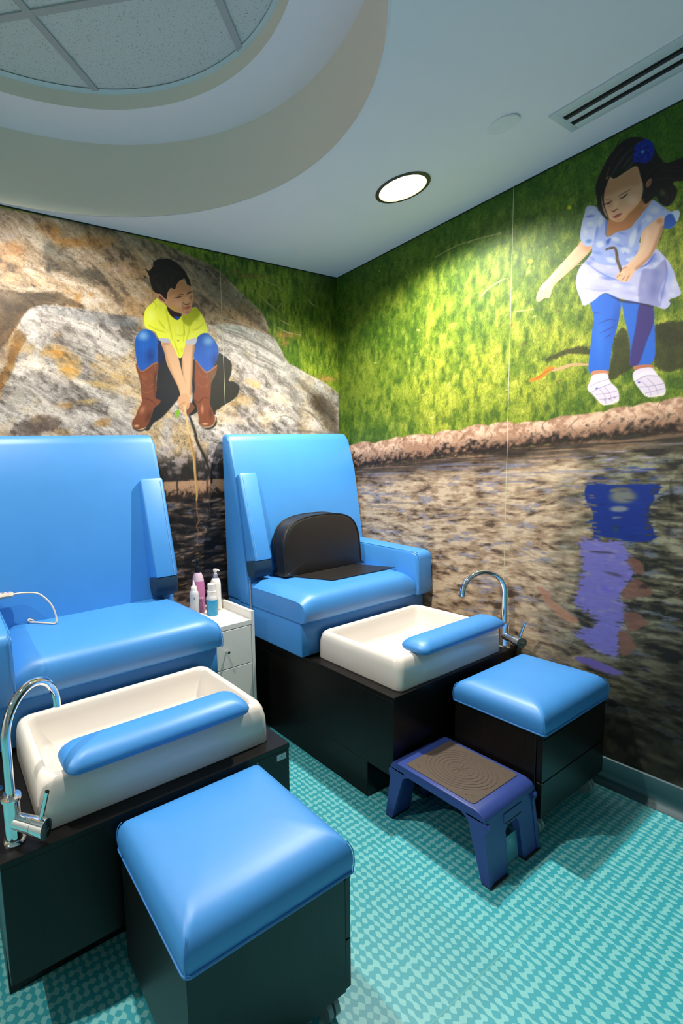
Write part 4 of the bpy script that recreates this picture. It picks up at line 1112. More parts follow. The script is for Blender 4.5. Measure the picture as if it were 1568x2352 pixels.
    for p in ([(400, 300), (440, 260), (520, 230)], [(560, 300), (640, 330), (700, 400)], [(380, 420), (420, 380), (480, 360)], [(450, 500), (480, 560), (520, 620)], [(600, 380), (620, 440), (600, 510)], [(700, 350), (740, 400), (750, 430)], [(430, 460), (440, 520), (470, 580)], [(540, 440), (560, 500), (560, 560)]):
        pr.stroke(p, [2, 7, 2], (74, 66, 58), B, 1.2, alpha=0.6)
    for p in ([(300, 300), (286, 320)], [(400, 235), (385, 210), (400, 190)], [(280, 400), (310, 420), (336, 420)], [(480, 190), (470, 165)], [(590, 195), (600, 172)]):
        pr.stroke(p, [8, 3], HR, B, 1.0)

def graded(a, b, dense, step, fine):
    """grid lines from a to b, finer where the drawing is finer"""
    out, t = [a], a
    s = 1 if b > a else -1
    while (b - t) * s > 1e-6:
        h = step
        for lo, hi, st in dense:
            if lo <= t <= hi:
                h = st
                break
        t = t + s * h
        if (t - b) * s > -0.3 * h:
            t = b
        out.append(t)
    return np.array(out)

def mural_mat():
    M = NT('printed_mural')
    at = M.new('ShaderNodeAttribute', attribute_name='ink')
    ad = M.new('ShaderNodeAttribute', attribute_name='grain')
    sp = M.new('ShaderNodeSeparateColor')
    M.lk(ad.outputs['Color'], sp.inputs[0])
    blades = M.noise(M.coords(scale=(1, 1, 0.34)), 330, 3, 0.7)
    clumps = M.noise(M.coords(), 70, 3, 0.6)
    stone = M.noise(M.coords(), 150, 5, 0.75)
    ripple = M.noise(M.coords(scale=(1, 1, 3.2)), 38, 4, 0.6)
    def amp(n, k):
        return M.math('MULTIPLY', M.math('SUBTRACT', n, 0.5), k)
    tot = M.math('MULTIPLY', sp.outputs[0], M.math('ADD', amp(blades, 2.6), amp(clumps, 1.0)))
    tot = M.math('ADD', tot, M.math('MULTIPLY', sp.outputs[1], amp(stone, 1.7)))
    tot = M.math('ADD', tot, M.math('MULTIPLY', sp.outputs[2], amp(ripple, 1.0)))
    dots = M.noise(M.coords(), 520, 2, 0.6)
    tot = M.math('ADD', tot, amp(dots, 0.22))
    f = M.math('MAXIMUM', M.math('ADD', tot, 1.0), 0.25)
    vm = M.new('ShaderNodeVectorMath', operation='SCALE')
    M.lk(at.outputs['Color'], vm.inputs[0])
    M.lk(f, vm.inputs['Scale'])
    M.lk(vm.outputs[0], M.b.inputs['Base Color'])
    M.set(Roughness=0.55)
    M.b.inputs['Specular IOR Level'].default_value = 0.3
    return M.m
mat_mural = mural_mat()
mat_wall = flat('wall_plaster', srgb(200, 200, 196), 0.8)
mat_seam = flat('mural_seam', srgb(196, 196, 160), 0.6)

def ink_linear(c):
    c = np.clip(c, 0, 1)
    return np.where(c <= 0.04045, c / 12.92, ((c + 0.055) / 1.055) ** 2.4)

def mural_wall(wall, axis, panels, zlines, painter, gain):
    """axis 'y': wall plane x = XW with panels along y; axis 'x': wall plane y = YW with panels along x"""
    for lines in panels:
        nu, nv = len(lines), len(zlines)
        U, V = np.meshgrid(lines, zlines, indexing='ij')
        U, V = U.ravel(), V.ravel()
        if axis == 'y':
            P = np.stack([np.full(len(U), XW), U, V], 1)
        else:
            P = np.stack([U, np.full(len(U), YW), V], 1)
        pr = Print(P, U, V)
        painter(pr)
        lin = np.clip(ink_linear(pr.c) * gain, 0, 0.95)
        me = bpy.data.meshes.new('mural_panel')
        i = np.arange(nu * nv).reshape(nu, nv)
        q = np.stack([i[:-1, :-1], i[1:, :-1], i[1:, 1:], i[:-1, 1:]], -1).reshape(-1, 4)
        if axis == 'y':
            q = q if lines[1] > lines[0] else q[:, ::-1]
            q = q[:, ::-1]
        else:
            q = q if lines[1] > lines[0] else q[:, ::-1]
        me.vertices.add(len(P)); me.vertices.foreach_set('co', P.astype(np.float32).ravel())
        me.loops.add(len(q) * 4); me.loops.foreach_set('vertex_index', q.astype(np.int32).ravel())
        me.polygons.add(len(q)); me.polygons.foreach_set('loop_start', np.arange(0, len(q) * 4, 4, dtype=np.int32))
        me.polygons.foreach_set('loop_total', np.full(len(q), 4, np.int32))
        me.update(calc_edges=True)
        for nm, arr in (('ink', lin), ('grain', pr.d)):
            ca = me.color_attributes.new(nm, 'FLOAT_COLOR', 'POINT')
            ca.data.foreach_set('color', np.concatenate([arr, np.ones((len(arr), 1))], 1).astype(np.float32).ravel())
        me.materials.append(mat_mural)
        o = bpy.data.objects.new('mural_panel', me)
        link(o, wall)

wr = box('wall_right', XW + 0.002, XW + 0.1, YF, YW + 0.1, 0, CZ, mat_wall)
wr['kind'] = 'structure'
wb = box('wall_back', XL, XW, YW + 0.002, YW + 0.1, 0, CZ, mat_wall)
wb['kind'] = 'structure'
wf = box('wall_front', XL, XW + 0.1, YF - 0.1, YF, 0, CZ, mat_wall)
wf['kind'] = 'structure'
wl_ = box('wall_left', XL - 0.1, XL, YF, YW + 0.1, 0, CZ, mat_wall)
wl_['kind'] = 'structure'
Q = 1.0 if not globals().get('DRAFT') else 2.0
SY, SX = -0.987, -0.906                                  # seams between the printed widths
zr = graded(0.0, CZ, [(1.68, CZ, 0.0022 * Q), (0.30, 1.68, 0.0050 * Q)], 0.02, None)
yr = [graded(YW, SY, [(-1.0, YW, 0.0048 * Q)], 0.006, None),
      graded(SY, -2.02, [(-1.70, -1.08, 0.0022 * Q), (-1.08, SY, 0.0045 * Q)], 0.02, None),
      graded(-2.02, YF, [], 0.04, None)]
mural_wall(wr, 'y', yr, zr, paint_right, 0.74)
zb = graded(0.3, CZ, [(1.62, 2.66, 0.0026 * Q), (2.66, CZ, 0.006), (0.6, 1.62, 0.0055 * Q)], 0.02, None)
xb = [graded(XW, SX, [(-0.95, XW, 0.0045 * Q)], 0.007, None),
      graded(SX, -1.862, [(-1.48, SX, 0.0028 * Q), (-1.862, -1.48, 0.0045 * Q)], 0.007, None),
      graded(-1.862, -2.818, [(-2.3, -1.862, 0.0048 * Q)], 0.02, None),
      graded(-2.818, XL, [], 0.04, None)]
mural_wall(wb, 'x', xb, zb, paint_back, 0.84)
box('mural_seam', XW - 0.0008, XW, SY - 0.0009, SY + 0.0009, 0.12, CZ, mat_seam, wr)
box('mural_seam', SX - 0.0009, SX + 0.0009, YW - 0.0008, YW, 0.12, CZ, mat_seam, wb)

# dark strips painted as the shadow gap where the mural meets the ceiling
mat_gap_shade = flat('gap_shade', (0.02, 0.022, 0.018, 1), 0.9)
for nm, a in (('shade_strip_1', (XW - 0.003, XW + 0.002, YF, YW)), ('shade_strip_2', (XL, XW, YW - 0.003, YW + 0.002))):
    o = box(nm, *a, CZ - 0.005, CZ + 0.001, mat_gap_shade)
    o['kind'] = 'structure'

# ------------------------------------------------------------------ ceiling fittings
mat_trim = flat('bronze_trim', srgb(66, 62, 44), 0.5)
mat_reflector = flat('white_reflector', (0.9, 0.9, 0.88, 1), 0.35, var=0.0)
def emit_mat(name, col, s):
    M = NT(name)
    n = M.noise(M.coords(), 20, 1)
    M.lk(M.mix(n, col, col), M.b.inputs['Emission Color'])
    M.set(Emission_Strength=s)
    return M.m
mat_lampglow = emit_mat('lamp_glow', (1.0, 0.95, 0.86, 1), 60.0)

def downlight(label, x, y, z, k, beam, edge, surface=False):
    t = empty('downlight', label, 'downlight', (x, y, z))
    rings = []
    for r, zz in ((0.094, 0.0), (0.112, 0.0), (0.112, -0.004), (0.108, -0.006), (0.097, -0.005), (0.094, 0.0)):
        rings.append([(x + r * math.cos(2 * math.pi * i / 48), y + r * math.sin(2 * math.pi * i / 48), z + zz) for i in range(48)])
    loft('trim_ring', rings, mat_trim, t, cap0=False, cap1=False)
    rings = []
    for r, zz in ((0.095, -0.001), (0.088, 0.025), (0.074, 0.055), (0.055, 0.078)):
        rings.append([(x + r * math.cos(2 * math.pi * i / 48), y + r * math.sin(2 * math.pi * i / 48), z + zz) for i in range(48)])
    loft('reflector', rings, mat_reflector, t, cap0=False, cap1=True)
    if surface:
        rings = [[(x + r * math.cos(2 * math.pi * i / 40), y + r * math.sin(2 * math.pi * i / 40), z + zz) for i in range(40)] for r, zz in ((0.113, -0.003), (0.113, 0.084), (0.02, 0.085))]
        loft('housing', rings, mat_trim, t, cap0=False, cap1=True)
    lathe('lamp', [(0.0, 0.074), (0.034, 0.074), (0.036, 0.064), (0.028, 0.056), (0.0, 0.053)], mat_lampglow, t, (x, y, z), 32)
    ld = bpy.data.lights.new('downlight_beam', 'SPOT')
    ld.energy = LAMP_W * k
    ld.color = LAMP_COL
    ld.spot_size = math.radians(beam)
    ld.spot_blend = edge
    ld.shadow_soft_size = 0.022
    lo = bpy.data.objects.new('downlight_beam', ld)
    link(lo, t)
    lo.location = (0, 0, 0.035)
    return t
downlight('round recessed downlight glowing in a dark trim ring beside the oval coffer', *LAMPS[0])
downlight('round surface downlight under the tiles of the oval ceiling coffer', *LAMPS[1], surface=True)
downlight('added unseen fill downlight at the far end of the oval coffer', *LAMPS[2])
downlight('added unseen fill downlight over the plain end wall, nearest the mural wall', *LAMPS[3])
downlight('added unseen fill downlight over the plain end wall, farthest from the mural wall', *LAMPS[4])

mat_cover = flat('white_cover', srgb(236, 232, 236), 0.6)
t = lathe('sprinkler_cover', [(0.0, 0.0), (0.048, 0.0), (0.0495, -0.003), (0.048, -0.006), (0.02, -0.007), (0.0, -0.007)], mat_cover, None, (-0.448, -1.181, CZ), 40)
tag(t, 'small flat white round sprinkler cover plate on the ceiling', 'sprinkler')

t = empty('slot_diffuser', 'long white ceiling air diffuser with two black slots', 'air vent', (-0.235, -1.27, CZ))
mat_diff = flat('diffuser_frame', srgb(206, 212, 216), 0.5)
yd0, yd1 = -1.272, -2.6
ys = -1.294
for x0, x1 in ((-0.329, -0.278), (-0.244, -0.216), (-0.185, -0.145)):
    box('frame', x0, x1, yd1, ys, CZ - 0.006, CZ - 0.0005, mat_diff, t, 0.001)
box('end_cap', -0.329, -0.145, ys, yd0, CZ - 0.006, CZ - 0.0005, mat_diff, t, 0.001)
for x0, x1 in ((-0.278, -0.244), (-0.216, -0.185)):
    box('slot', x0, x1, yd1, ys, CZ - 0.0015, CZ - 0.0006, mat_gap, t)
    box('blade', x0 + 0.018, x1, yd1, ys, CZ - 0.004, CZ - 0.002, flat('slot_blade', (0.03, 0.032, 0.035, 1), 0.5), t)

# ------------------------------------------------------------------ raised plinth cabinets
ZP = 0.515
def plinth(label, x0, x1, y1, sticker):
    t = empty('plinth_cabinet', label, 'cabinet', ((x0 + x1) / 2, -0.5, 0))
    box('carcass', x0, x1, -1.055, y1, 0.165, ZP - 0.020, mat_wood, t, 0.0015, 1)
    box('toe_kick', x0, x1, -0.930, y1, 0.0, 0.164, mat_wood, t, 0.0015, 1)
    box('top_panel', x0 - 0.001, x1 + 0.001, -1.058, y1, ZP - 0.019, ZP, mat_wood, t, 0.0015, 1)
    if sticker:
        b = box('asset_tag', x1 - 0.056, x1 - 0.014, -1.0562, -1.0552, ZP - 0.052, ZP - 0.030, flat('paper_tag', srgb(196, 214, 216), 0.5), t)
        box('printed_mark', x1 - 0.036, x1 - 0.034, -1.0566, -1.0561, ZP - 0.045, ZP - 0.037, mat_gap, b)
    return t
plinth('long black wood plinth cabinet below the chair with the black booster cushion', -0.911, 0.036, 0.03, False)
plinth('black wood plinth cabinet with a small white sticker below the chair with the remote', -2.430, -1.472, 0.03, True)

# ------------------------------------------------------------------ blue pedicure chairs
def chair(label, ox, s):
    """ox: free side of the chair, s: direction towards its fixed arm"""
    X = lambda l: ox + s * l
    t = empty('pedicure_chair', label, 'chair', (X(0.49), -0.3, ZP))
    W, A = 0.985, 0.865
    sk = extrude_x('base_skirt', [(0.02, 0.524), (0.02, 0.705), (-0.575, 0.705), (-0.586, 0.69), (-0.588, 0.53), (-0.580, 0.524)][::-1], X(0.008), X(W - 0.012), mat_vinyl, t, 0.006, 2)
    box('riser', X(0.10), X(W - 0.11), -0.50, 0.0, ZP, 0.526, mat_gap, t)
    # seat cushion with a rolled front
    prof = [(-0.10, 0.703), (-0.598, 0.703)] + [(-0.612, 0.707), (-0.620, 0.722), (-0.623, 0.75), (-0.621, 0.780), (-0.613, 0.806), (-0.598, 0.824), (-0.575, 0.834), (-0.54, 0.839), (-0.45, 0.842), (-0.25, 0.843), (-0.10, 0.840)]
    bm = bmesh.new()
    n = len(prof)
    NX = 14
    rows = []
    for i in range(NX + 1):
        f = i / NX
        l = 0.002 + (A - 0.004) * f
        e = min(f, 1 - f) * A                      # distance from the cushion's ends
        rr = 0.034
        drop = 0.0 if e >= rr else rr - math.sqrt(max(0.0, rr * rr - (rr - e) ** 2))
        row = []
        for (y, z) in prof:
            k = (z - 0.703) / 0.14
            row.append(bm.verts.new((X(l), y + (0.006 if y < -0.59 else 0) * (drop / rr), z - k * drop)))
        rows.append(row)
    for i in range(NX):
        for j in range(n - 1):
            bm.faces.new((rows[i][j], rows[i][j + 1], rows[i + 1][j + 1], rows[i + 1][j]))
        bm.faces.new((rows[i][n - 1], rows[i][0], rows[i + 1][0], rows[i + 1][n - 1]))
    bm.faces.new(rows[0]); bm.faces.new(rows[-1][::-1])
    # put the first and last rows close to the ends for a round edge
    seat = finish('seat', bm, mat_vinyl, t, True, 60)
    sd = seat.data
    tube('seam', [(X(0.003), y - 0.0015, z - ((z - 0.703) / 0.14) * 0.034 + 0.0005) for y, z in prof[2:]], 0.0022, mat_vinyl, seat, 6, 3)
    # backrest, leaning back
    back = [(0.028, 0.700), (-0.186, 0.700), (-0.184, 0.79), (-0.150, 1.06), (-0.100, 1.44), (-0.052, 1.635), (-0.042, 1.662), (-0.026, 1.677), (0.0, 1.682), (0.018, 1.678), (0.028, 1.664)]
    bk = extrude_x('backrest', back, X(0.0), X(W), mat_vinyl, t, 0.020, 4, 60)
    # fixed arm
    arm = [(-0.10, 0.698), (-0.612, 0.698), (-0.624, 0.708), (-0.627, 0.74), (-0.627, 0.915), (-0.622, 0.936), (-0.607, 0.949), (-0.58, 0.953), (-0.10, 0.984)]
    am = extrude_x('armrest', arm, X(A), X(W + 0.012), mat_vinyl, t, 0.020, 4, 60)
    tube('seam', [(X(A + 0.004), y - 0.001, z) for y, z in arm[2:-1]] + [(X(A + 0.004), -0.16, 0.972)], 0.0018, mat_vinyl, am, 6, 3)
    # folding arm pad stowed up against the backrest
    f0, f1 = (0.004, 0.128)
    def q(yy, zz):
        return (yy, zz)
    pad = [(-0.104, 1.440), (-0.130, 1.450), (-0.138, 1.440), (-0.245, 0.972), (-0.246, 0.962), (-0.170, 0.945)]
    pd = extrude_x('folding_armrest', pad, X(f0), X(f1), mat_vinyl, t, 0.010, 3, 50)
    cap = [(-0.166, 0.948), (-0.244, 0.962), (-0.249, 0.92), (-0.240, 0.880), (-0.215, 0.858), (-0.185, 0.862), (-0.172, 0.90)]
    extrude_x('end_cover', cap, X(f0 - 0.002), X(f1 + 0.002), mat_strap, pd, 0.010, 3, 50)
    tube('stitch_line', [(X(0.022), -0.1405, 1.436), (X(0.022), -0.246, 0.975)], 0.0009, mat_thread, pd, 5)
    lathe('pivot_bolt', [(0.0, 0.0), (0.012, 0.0), (0.012, 0.006), (0.0, 0.008)], mat_gap, pd, (X(f0 + 0.03), -0.205, 0.870), 12)
    return t, X
chair_r, XR = chair('blue vinyl pedicure chair carrying the black booster cushion, in the corner', -0.957, 1)
chair_l, XLc = chair('blue vinyl pedicure chair with a corded remote on its arm', -1.437, -1)

# black booster cushion on the corner chair
t = empty('booster_cushion', 'black leatherette booster back cushion with seat flap on the corner chair', 'cushion', (-0.45, -0.25, 0.845))
cx0, cx1 = -0.762, -0.150
outl = []
hw = (cx1 - cx0) / 2
cxm = (cx0 + cx1) / 2
outl += [(cxm - hw + 0.03, 0.848), (cxm + hw - 0.02, 0.848), (cxm + hw, 0.868), (cxm + hw + 0.002, 1.00)]
outl += [(cxm + hw * 0.985, 1.055), (cxm + hw * 0.90, 1.115), (cxm + hw * 0.72, 1.155), (cxm + hw * 0.42, 1.178), (cxm, 1.184), (cxm - hw * 0.42, 1.178), (cxm - hw * 0.72, 1.155), (cxm - hw * 0.90, 1.112), (cxm - hw * 0.985, 1.055)]
outl += [(cxm - hw - 0.002, 1.00), (cxm - hw, 0.875)]
P2 = catmull(outl, 4, True)
ctr = np.array([cxm, 1.0])
rings = []
for yy, sc, dz in ((-0.175, 0.0, 0), (-0.172, 0.6, 0), (-0.176, 0.93, 0), (-0.190, 0.985, 0), (-0.215, 1.0, 0), (-0.268, 1.0, 0), (-0.288, 0.992, 0), (-0.297, 0.965, 0), (-0.300, 0.90, 0), (-0.304, 0.55, 0), (-0.305, 0.0, 0)):
    rings.append([(float(ctr[0] + (p[0] - ctr[0]) * max(sc, 0.01)), yy - 0.02 * (1.18 - (ctr[1] + (p[1] - ctr[1]) * sc)) * 0 + 0.10 * (ctr[1] + (p[1] - ctr[1]) * sc - 0.85), float(ctr[1] + (p[1] - ctr[1]) * max(sc, 0.01))) for p in P2])
bc = loft('back_pad', rings, mat_blackvinyl, t, angle=50)
tube('piping', [(p[0], -0.296 + 0.10 * (p[1] - 0.85), p[1]) for p in [ctr + (np.array(q_) - ctr) * 0.985 for q_ in P2]] , 0.004, mat_blackvinyl, bc, 6)
tube('piping', [(p[0], -0.205 + 0.10 * (p[1] - 0.85), p[1]) for p in [ctr + (np.array(q_) - ctr) * 1.0 for q_ in P2]] , 0.004, mat_blackvinyl, bc, 6)
bm = bmesh.new()
fl4 = [(-0.715, -0.285), (-0.19, -0.29), (-0.106, -0.492), (-0.610, -0.479)]
A_ = [bm.verts.new((x, y, 0.8435 + (0.001 if y > -0.4 else 0))) for x, y in fl4]
B_ = [bm.verts.new((x, y, 0.8475)) for x, y in fl4]
bm.faces.new(A_[::-1]); bm.faces.new(B_)
for i in range(4):
    bm.faces.new((A_[i], A_[(i + 1) % 4], B_[(i + 1) % 4], B_[i]))
finish('seat_flap', bm, mat_blackvinyl, t, False)
tube('charging_cord', [(-0.90, -0.10, 0.79), (-0.925, -0.165, 0.835), (-0.955, -0.20, 0.825), (-0.9635, -0.212, 0.79), (-0.9635, -0.215, 0.66)], 0.0035, flat('grey_cord', srgb(150, 156, 160), 0.5), None, 8, 8)
tag(bpy.data.objects['charging_cord'], 'thin grey cord hanging over the edge of the corner chair seat', 'cord')

# remote control with its cord on the other chair
mat_remote = flat('remote_shell', srgb(206, 190, 170), 0.35)
t = empty('remote_control', 'pale corded remote control lying on the chair arm', 'remote', (-2.30, -0.23, 0.965))
loft_rrect('shell', -2.285, -0.215, 0.058, 0.026, [(0.012, 0.980, 0.012), (0.002, 0.985, 0.018), (0.0, 0.992, 0.02), (0.004, 0.999, 0.02), (0.012, 1.001, 0.014)], mat_remote, t)
kp = loft_rrect('key_panel', -2.285, -0.217, 0.046, 0.014, [(0.0, 1.001, 0.013), (0.001, 1.0025, 0.012)], flat('key_panel', srgb(196, 190, 200), 0.4), t)
for i in range(4):
    lathe('key', [(0.006, 1.0025), (0.006, 1.0045), (0.004, 1.005), (0.0, 1.005)], flat('key_grey', srgb(130, 126, 140), 0.5), kp, (-2.315 + i * 0.021, -0.217, 0), 12)
tube('remote_cord', [(-2.229, -0.222, 0.991), (-2.19, -0.235, 0.993), (-2.13, -0.245, 0.980), (-2.085, -0.262, 0.93), (-2.070, -0.275, 0.875), (-2.075, -0.280, 0.849), (-2.10, -0.262, 0.848), (-2.14, -0.22, 0.848), (-2.172, -0.193, 0.850), (-2.170, -0.185, 0.858), (-2.15, -0.188, 0.849)], [0.0045, 0.0042, 0.004, 0.004, 0.004, 0.004], flat('cream_cord', srgb(222, 208, 188), 0.4), t, 8, 8)

# ------------------------------------------------------------------ foot sinks, pads, taps
def sink(label, cx, cy, hx, hy):
    o = loft_rrect('foot_sink', cx, cy, hx, hy, [(0.004, ZP, 0.03), (0.002, ZP + 0.004, 0.032), (0.004, 0.60, 0.034), (0.010, 0.632, 0.036), (0.017, 0.646, 0.038), (0.027, 0.652, 0.038), (0.036, 0.652, 0.030), (0.041, 0.649, 0.030), (0.045, 0.641, 0.030), (0.049, 0.62, 0.032), (0.066, 0.552, 0.04), (0.078, 0.537, 0.045), (0.10, 0.530, 0.045), (0.17, 0.5285, 0.02)], mat_ceramic, None, 8, 40)
    tag(o, label, 'sink')
    return o
SRX, SRY = -0.462, -0.818
SLX, SLY = -1.918, -0.803
sink('white ceramic foot sink in front of the corner chair', SRX, SRY, 0.393, 0.228)
sink('white ceramic foot sink in front of the chair with the remote', SLX, SLY, 0.403, 0.212)

def leg_pad(label, cx, cy, hx, hy):
    o = loft_rrect('leg_rest_pad', cx, cy, hx, hy, [(0.030, 0.028, 0.653, 0.02), (0.010, 0.010, 0.654, 0.03), (0.002, 0.002, 0.662, 0.035), (0.0, 0.0, 0.671, 0.036), (0.006, 0.005, 0.684, 0.038), (0.022, 0.016, 0.697, 0.036), (0.045, 0.030, 0.705, 0.03), (0.08, 0.045, 0.709, 0.02), (0.14, 0.058, 0.710, 0.008)], mat_vinyl, None, 8, 60)
    tag(o, label, 'cushion')
    return o
leg_pad('blue vinyl leg rest pad across the front rim of the corner sink', -0.425, -1.020, 0.318, 0.062)
leg_pad('blue vinyl leg rest pad on the sink beside the near chrome faucet', -1.925, -0.972, 0.318, 0.066)

def tap(label, x, y, dx, dy, kx, ky):
    t = empty('faucet', label, 'faucet', (x, y, ZP))
    L = math.hypot(dx, dy); dx /= L; dy /= L
    L = math.hypot(kx, ky); kx /= L; ky /= L
    lathe('base', [(0.0, 0.0), (0.030, 0.0), (0.030, 0.005), (0.026, 0.008), (0.0225, 0.009), (0.0215, 0.012), (0.0215, 0.118), (0.0265, 0.120), (0.0265, 0.127), (0.020, 0.129), (0.0, 0.129)], mat_chrome, t, (x, y, ZP), 32)
    r = 0.105
    zc = 0.795
    pts = [(x, y, ZP + 0.12), (x, y, 0.70), (x, y, zc - 0.04)]
    for i in range(0, 31):
        a = math.pi * (1 - i / 30 * 1.03)
        u = r + r * math.cos(a)
        pts.append((x + dx * u, y + dy * u, zc + r * math.sin(a) * 1.02))
    tube('spout', pts, [0.0124] * (len(pts) - 3) + [0.0122, 0.012, 0.012], mat_chrome, t, 20)
    # mixer body pointing sideways
    zb = ZP + 0.058
    def cyl(nm, a, b, r0, r1, par, n=28):
        return tube(nm, [a, tuple(np.array(a) * 0.5 + np.array(b) * 0.5), b], [r0, (r0 + r1) / 2, r1], mat_chrome, par, n)
    mb = cyl('mixer_body', (x + kx * 0.005, y + ky * 0.005, zb), (x + kx * 0.066, y + ky * 0.066, zb), 0.0205, 0.0232, t)
    kn = cyl('mixer_knob', (x + kx * 0.0675, y + ky * 0.0675, zb), (x + kx * 0.106, y + ky * 0.106, zb), 0.0242, 0.0252, t)
    nx, ny = ky, -kx
    tube('printed_mark', [(x + kx * 0.1063 + nx * 0.011, y + ky * 0.1063 + ny * 0.011, zb - 0.006), (x + kx * 0.1063 - nx * 0.011, y + ky * 0.1063 - ny * 0.011, zb - 0.006)], 0.0011, mat_gap, kn, 5)
    tube('lever', [(x + kx * 0.090, y + ky * 0.090, zb + 0.02), (x + kx * 0.106 , y + ky * 0.106, zb + 0.068), (x + kx * 0.119, y + ky * 0.119, zb + 0.108)], [0.0062, 0.006, 0.006], mat_chrome, kn, 12)
    return t
tap('chrome gooseneck faucet against the mural wall', -0.012, -1.022, -0.188, 0.10, -0.40, -0.91)
tap('chrome gooseneck faucet at the frame edge beside the near foot sink', -2.384, -0.995, 0.16, 0.124, 0.66, -0.74)
# overflow cap on the plinth behind the near tap
o = lathe('waste_control', [(0.0, 0.0), (0.020, 0.0), (0.020, 0.005), (0.014, 0.007), (0.013, 0.018), (0.015, 0.020), (0.015, 0.028), (0.0, 0.030)], mat_chrome, None, (-2.402, -0.80, ZP), 24)
tag(o, 'low round chrome waste knob behind the near faucet', 'sink knob')

# ------------------------------------------------------------------ footstools on castors
mat_caster = flat('clear_caster', srgb(120, 140, 146), 0.15)
def stool(label, x0, x1, y0, y1, drawer_side):
    cx, cy, hx, hy = (x0 + x1) / 2, (y0 + y1) / 2, (x1 - x0) / 2, (y1 - y0) / 2
    t = empty('footstool', label, 'footstool', (cx, cy, 0), 'blue topped footstools')
    ZB, ZC = 0.100, 0.438
    g = 0.006
    fx0, fx1, fy0, fy1 = cx - hx + g, cx + hx - g, cy - hy + g, cy + hy - g
    th = 0.019
    gap = 0.247
    if drawer_side == 'x':
        box('cabinet', fx0, fx1 - th - 0.002, fy0, fy1, ZB, ZC, mat_wood, t, 0.0015, 1)
        for z0, z1 in ((ZB + 0.004, gap - 0.002), (gap + 0.002, ZC - 0.022)):
            d = box('drawer', fx1 - th, fx1, fy0 + 0.002, fy1 - 0.002, z0, z1, mat_wood, t, 0.001, 1)
        box('top_rail', fx1 - th, fx1 - 0.001, fy0, fy1, ZC - 0.020, ZC, mat_wood, t)
    else:
        box('cabinet', fx0, fx1, fy0 + th + 0.002, fy1, ZB, ZC, mat_wood, t, 0.0015, 1)
        for z0, z1 in ((ZB + 0.004, gap - 0.002), (gap + 0.002, ZC - 0.022)):
            d = box('drawer', fx0 + 0.002, fx1 - 0.002, fy0, fy0 + th, z0, z1, mat_wood, t, 0.001, 1)
        box('top_rail', fx0, fx1, fy0 + 0.001, fy0 + th, ZC - 0.020, ZC, mat_wood, t)
    R_ = 0.014
    cu = loft_rrect('cushion', cx, cy, hx, hy, [(0.003, 0.4385, R_), (0.0, 0.444, R_), (-0.003, 0.468, R_), (-0.001, 0.490, 0.014), (0.004, 0.505, 0.014), (0.012, 0.518, 0.015), (0.024, 0.528, 0.017), (0.042, 0.536, 0.020), (0.07, 0.541, 0.02), (0.11, 0.544, 0.012), (0.155, 0.545, 0.004)], mat_vinyl, t, 8, 60)
    ring = [(x, y, 0.4405) for x, y in rrect(cx, cy, hx + 0.001, hy + 0.001, R_, 5)]
    tube('piping', ring + [ring[0]], 0.0036, mat_vinyl, cu, 8)
    for sx in (-1, 1):
        for sy in (-1, 1):
            tube('corner_seam', [(cx + sx * (hx - 0.0015), cy + sy * (hy - 0.0015), 0.444), (cx + sx * (hx + 0.0002), cy + sy * (hy + 0.0002), 0.47), (cx + sx * (hx - 0.003), cy + sy * (hy - 0.003), 0.50), (cx + sx * (hx - 0.012), cy + sy * (hy - 0.012), 0.519)], 0.0013, mat_vinyl, cu, 5, 3)
            wx, wy = cx + sx * (hx - 0.055), cy + sy * (hy - 0.055)
            cs = box('caster', wx - 0.020, wx + 0.020, wy - 0.020, wy + 0.020, 0.086, 0.0995, mat_gap, t, 0.002)
            for o_ in (-0.012, 0.012):
                tube('wheel', [(wx + o_ - 0.008, wy, 0.037), (wx + o_ + 0.008, wy, 0.037)], 0.037, mat_caster, cs, 20)
            box('fork', wx - 0.003, wx + 0.003, wy - 0.012, wy + 0.012, 0.03, 0.088, mat_gap, cs)
    return t
stool('large near footstool with blue cushion, its drawers facing the mural wall', -2.127, -1.628, -1.456, -1.080, 'x')
stool('footstool with pale blue cushion and two drawers between step stool and mural wall', -0.590, -0.046, -1.430, -1.106, 'y')

# ------------------------------------------------------------------ step stool
mat_step = flat('blue_plastic', srgb(48, 68, 136), 0.42, var=0.05, nscale=300, bump=0.1)
mat_mat = flat('brown_rubber', srgb(84, 72, 62), 0.8, var=0.15, nscale=120)
mat_foot = flat('rubber_foot', (0.008, 0.008, 0.009, 1), 0.8)
mat_clear = flat('label_film', srgb(70, 134, 150), 0.25, var=0.3, nscale=180)
t = empty('step_stool', 'blue plastic step stool with brown rubber ribbed mat', 'step stool', (-0.767, -1.235, 0))
sx0, sx1 = -0.936, -0.600
ya, yb_ = -1.385, -1.085                # top ends (near, far)
fa, fb = -1.430, -1.040                # feet (near, far)
H = 0.262
xm, hxs = (sx0 + sx1) / 2, (sx1 - sx0) / 2
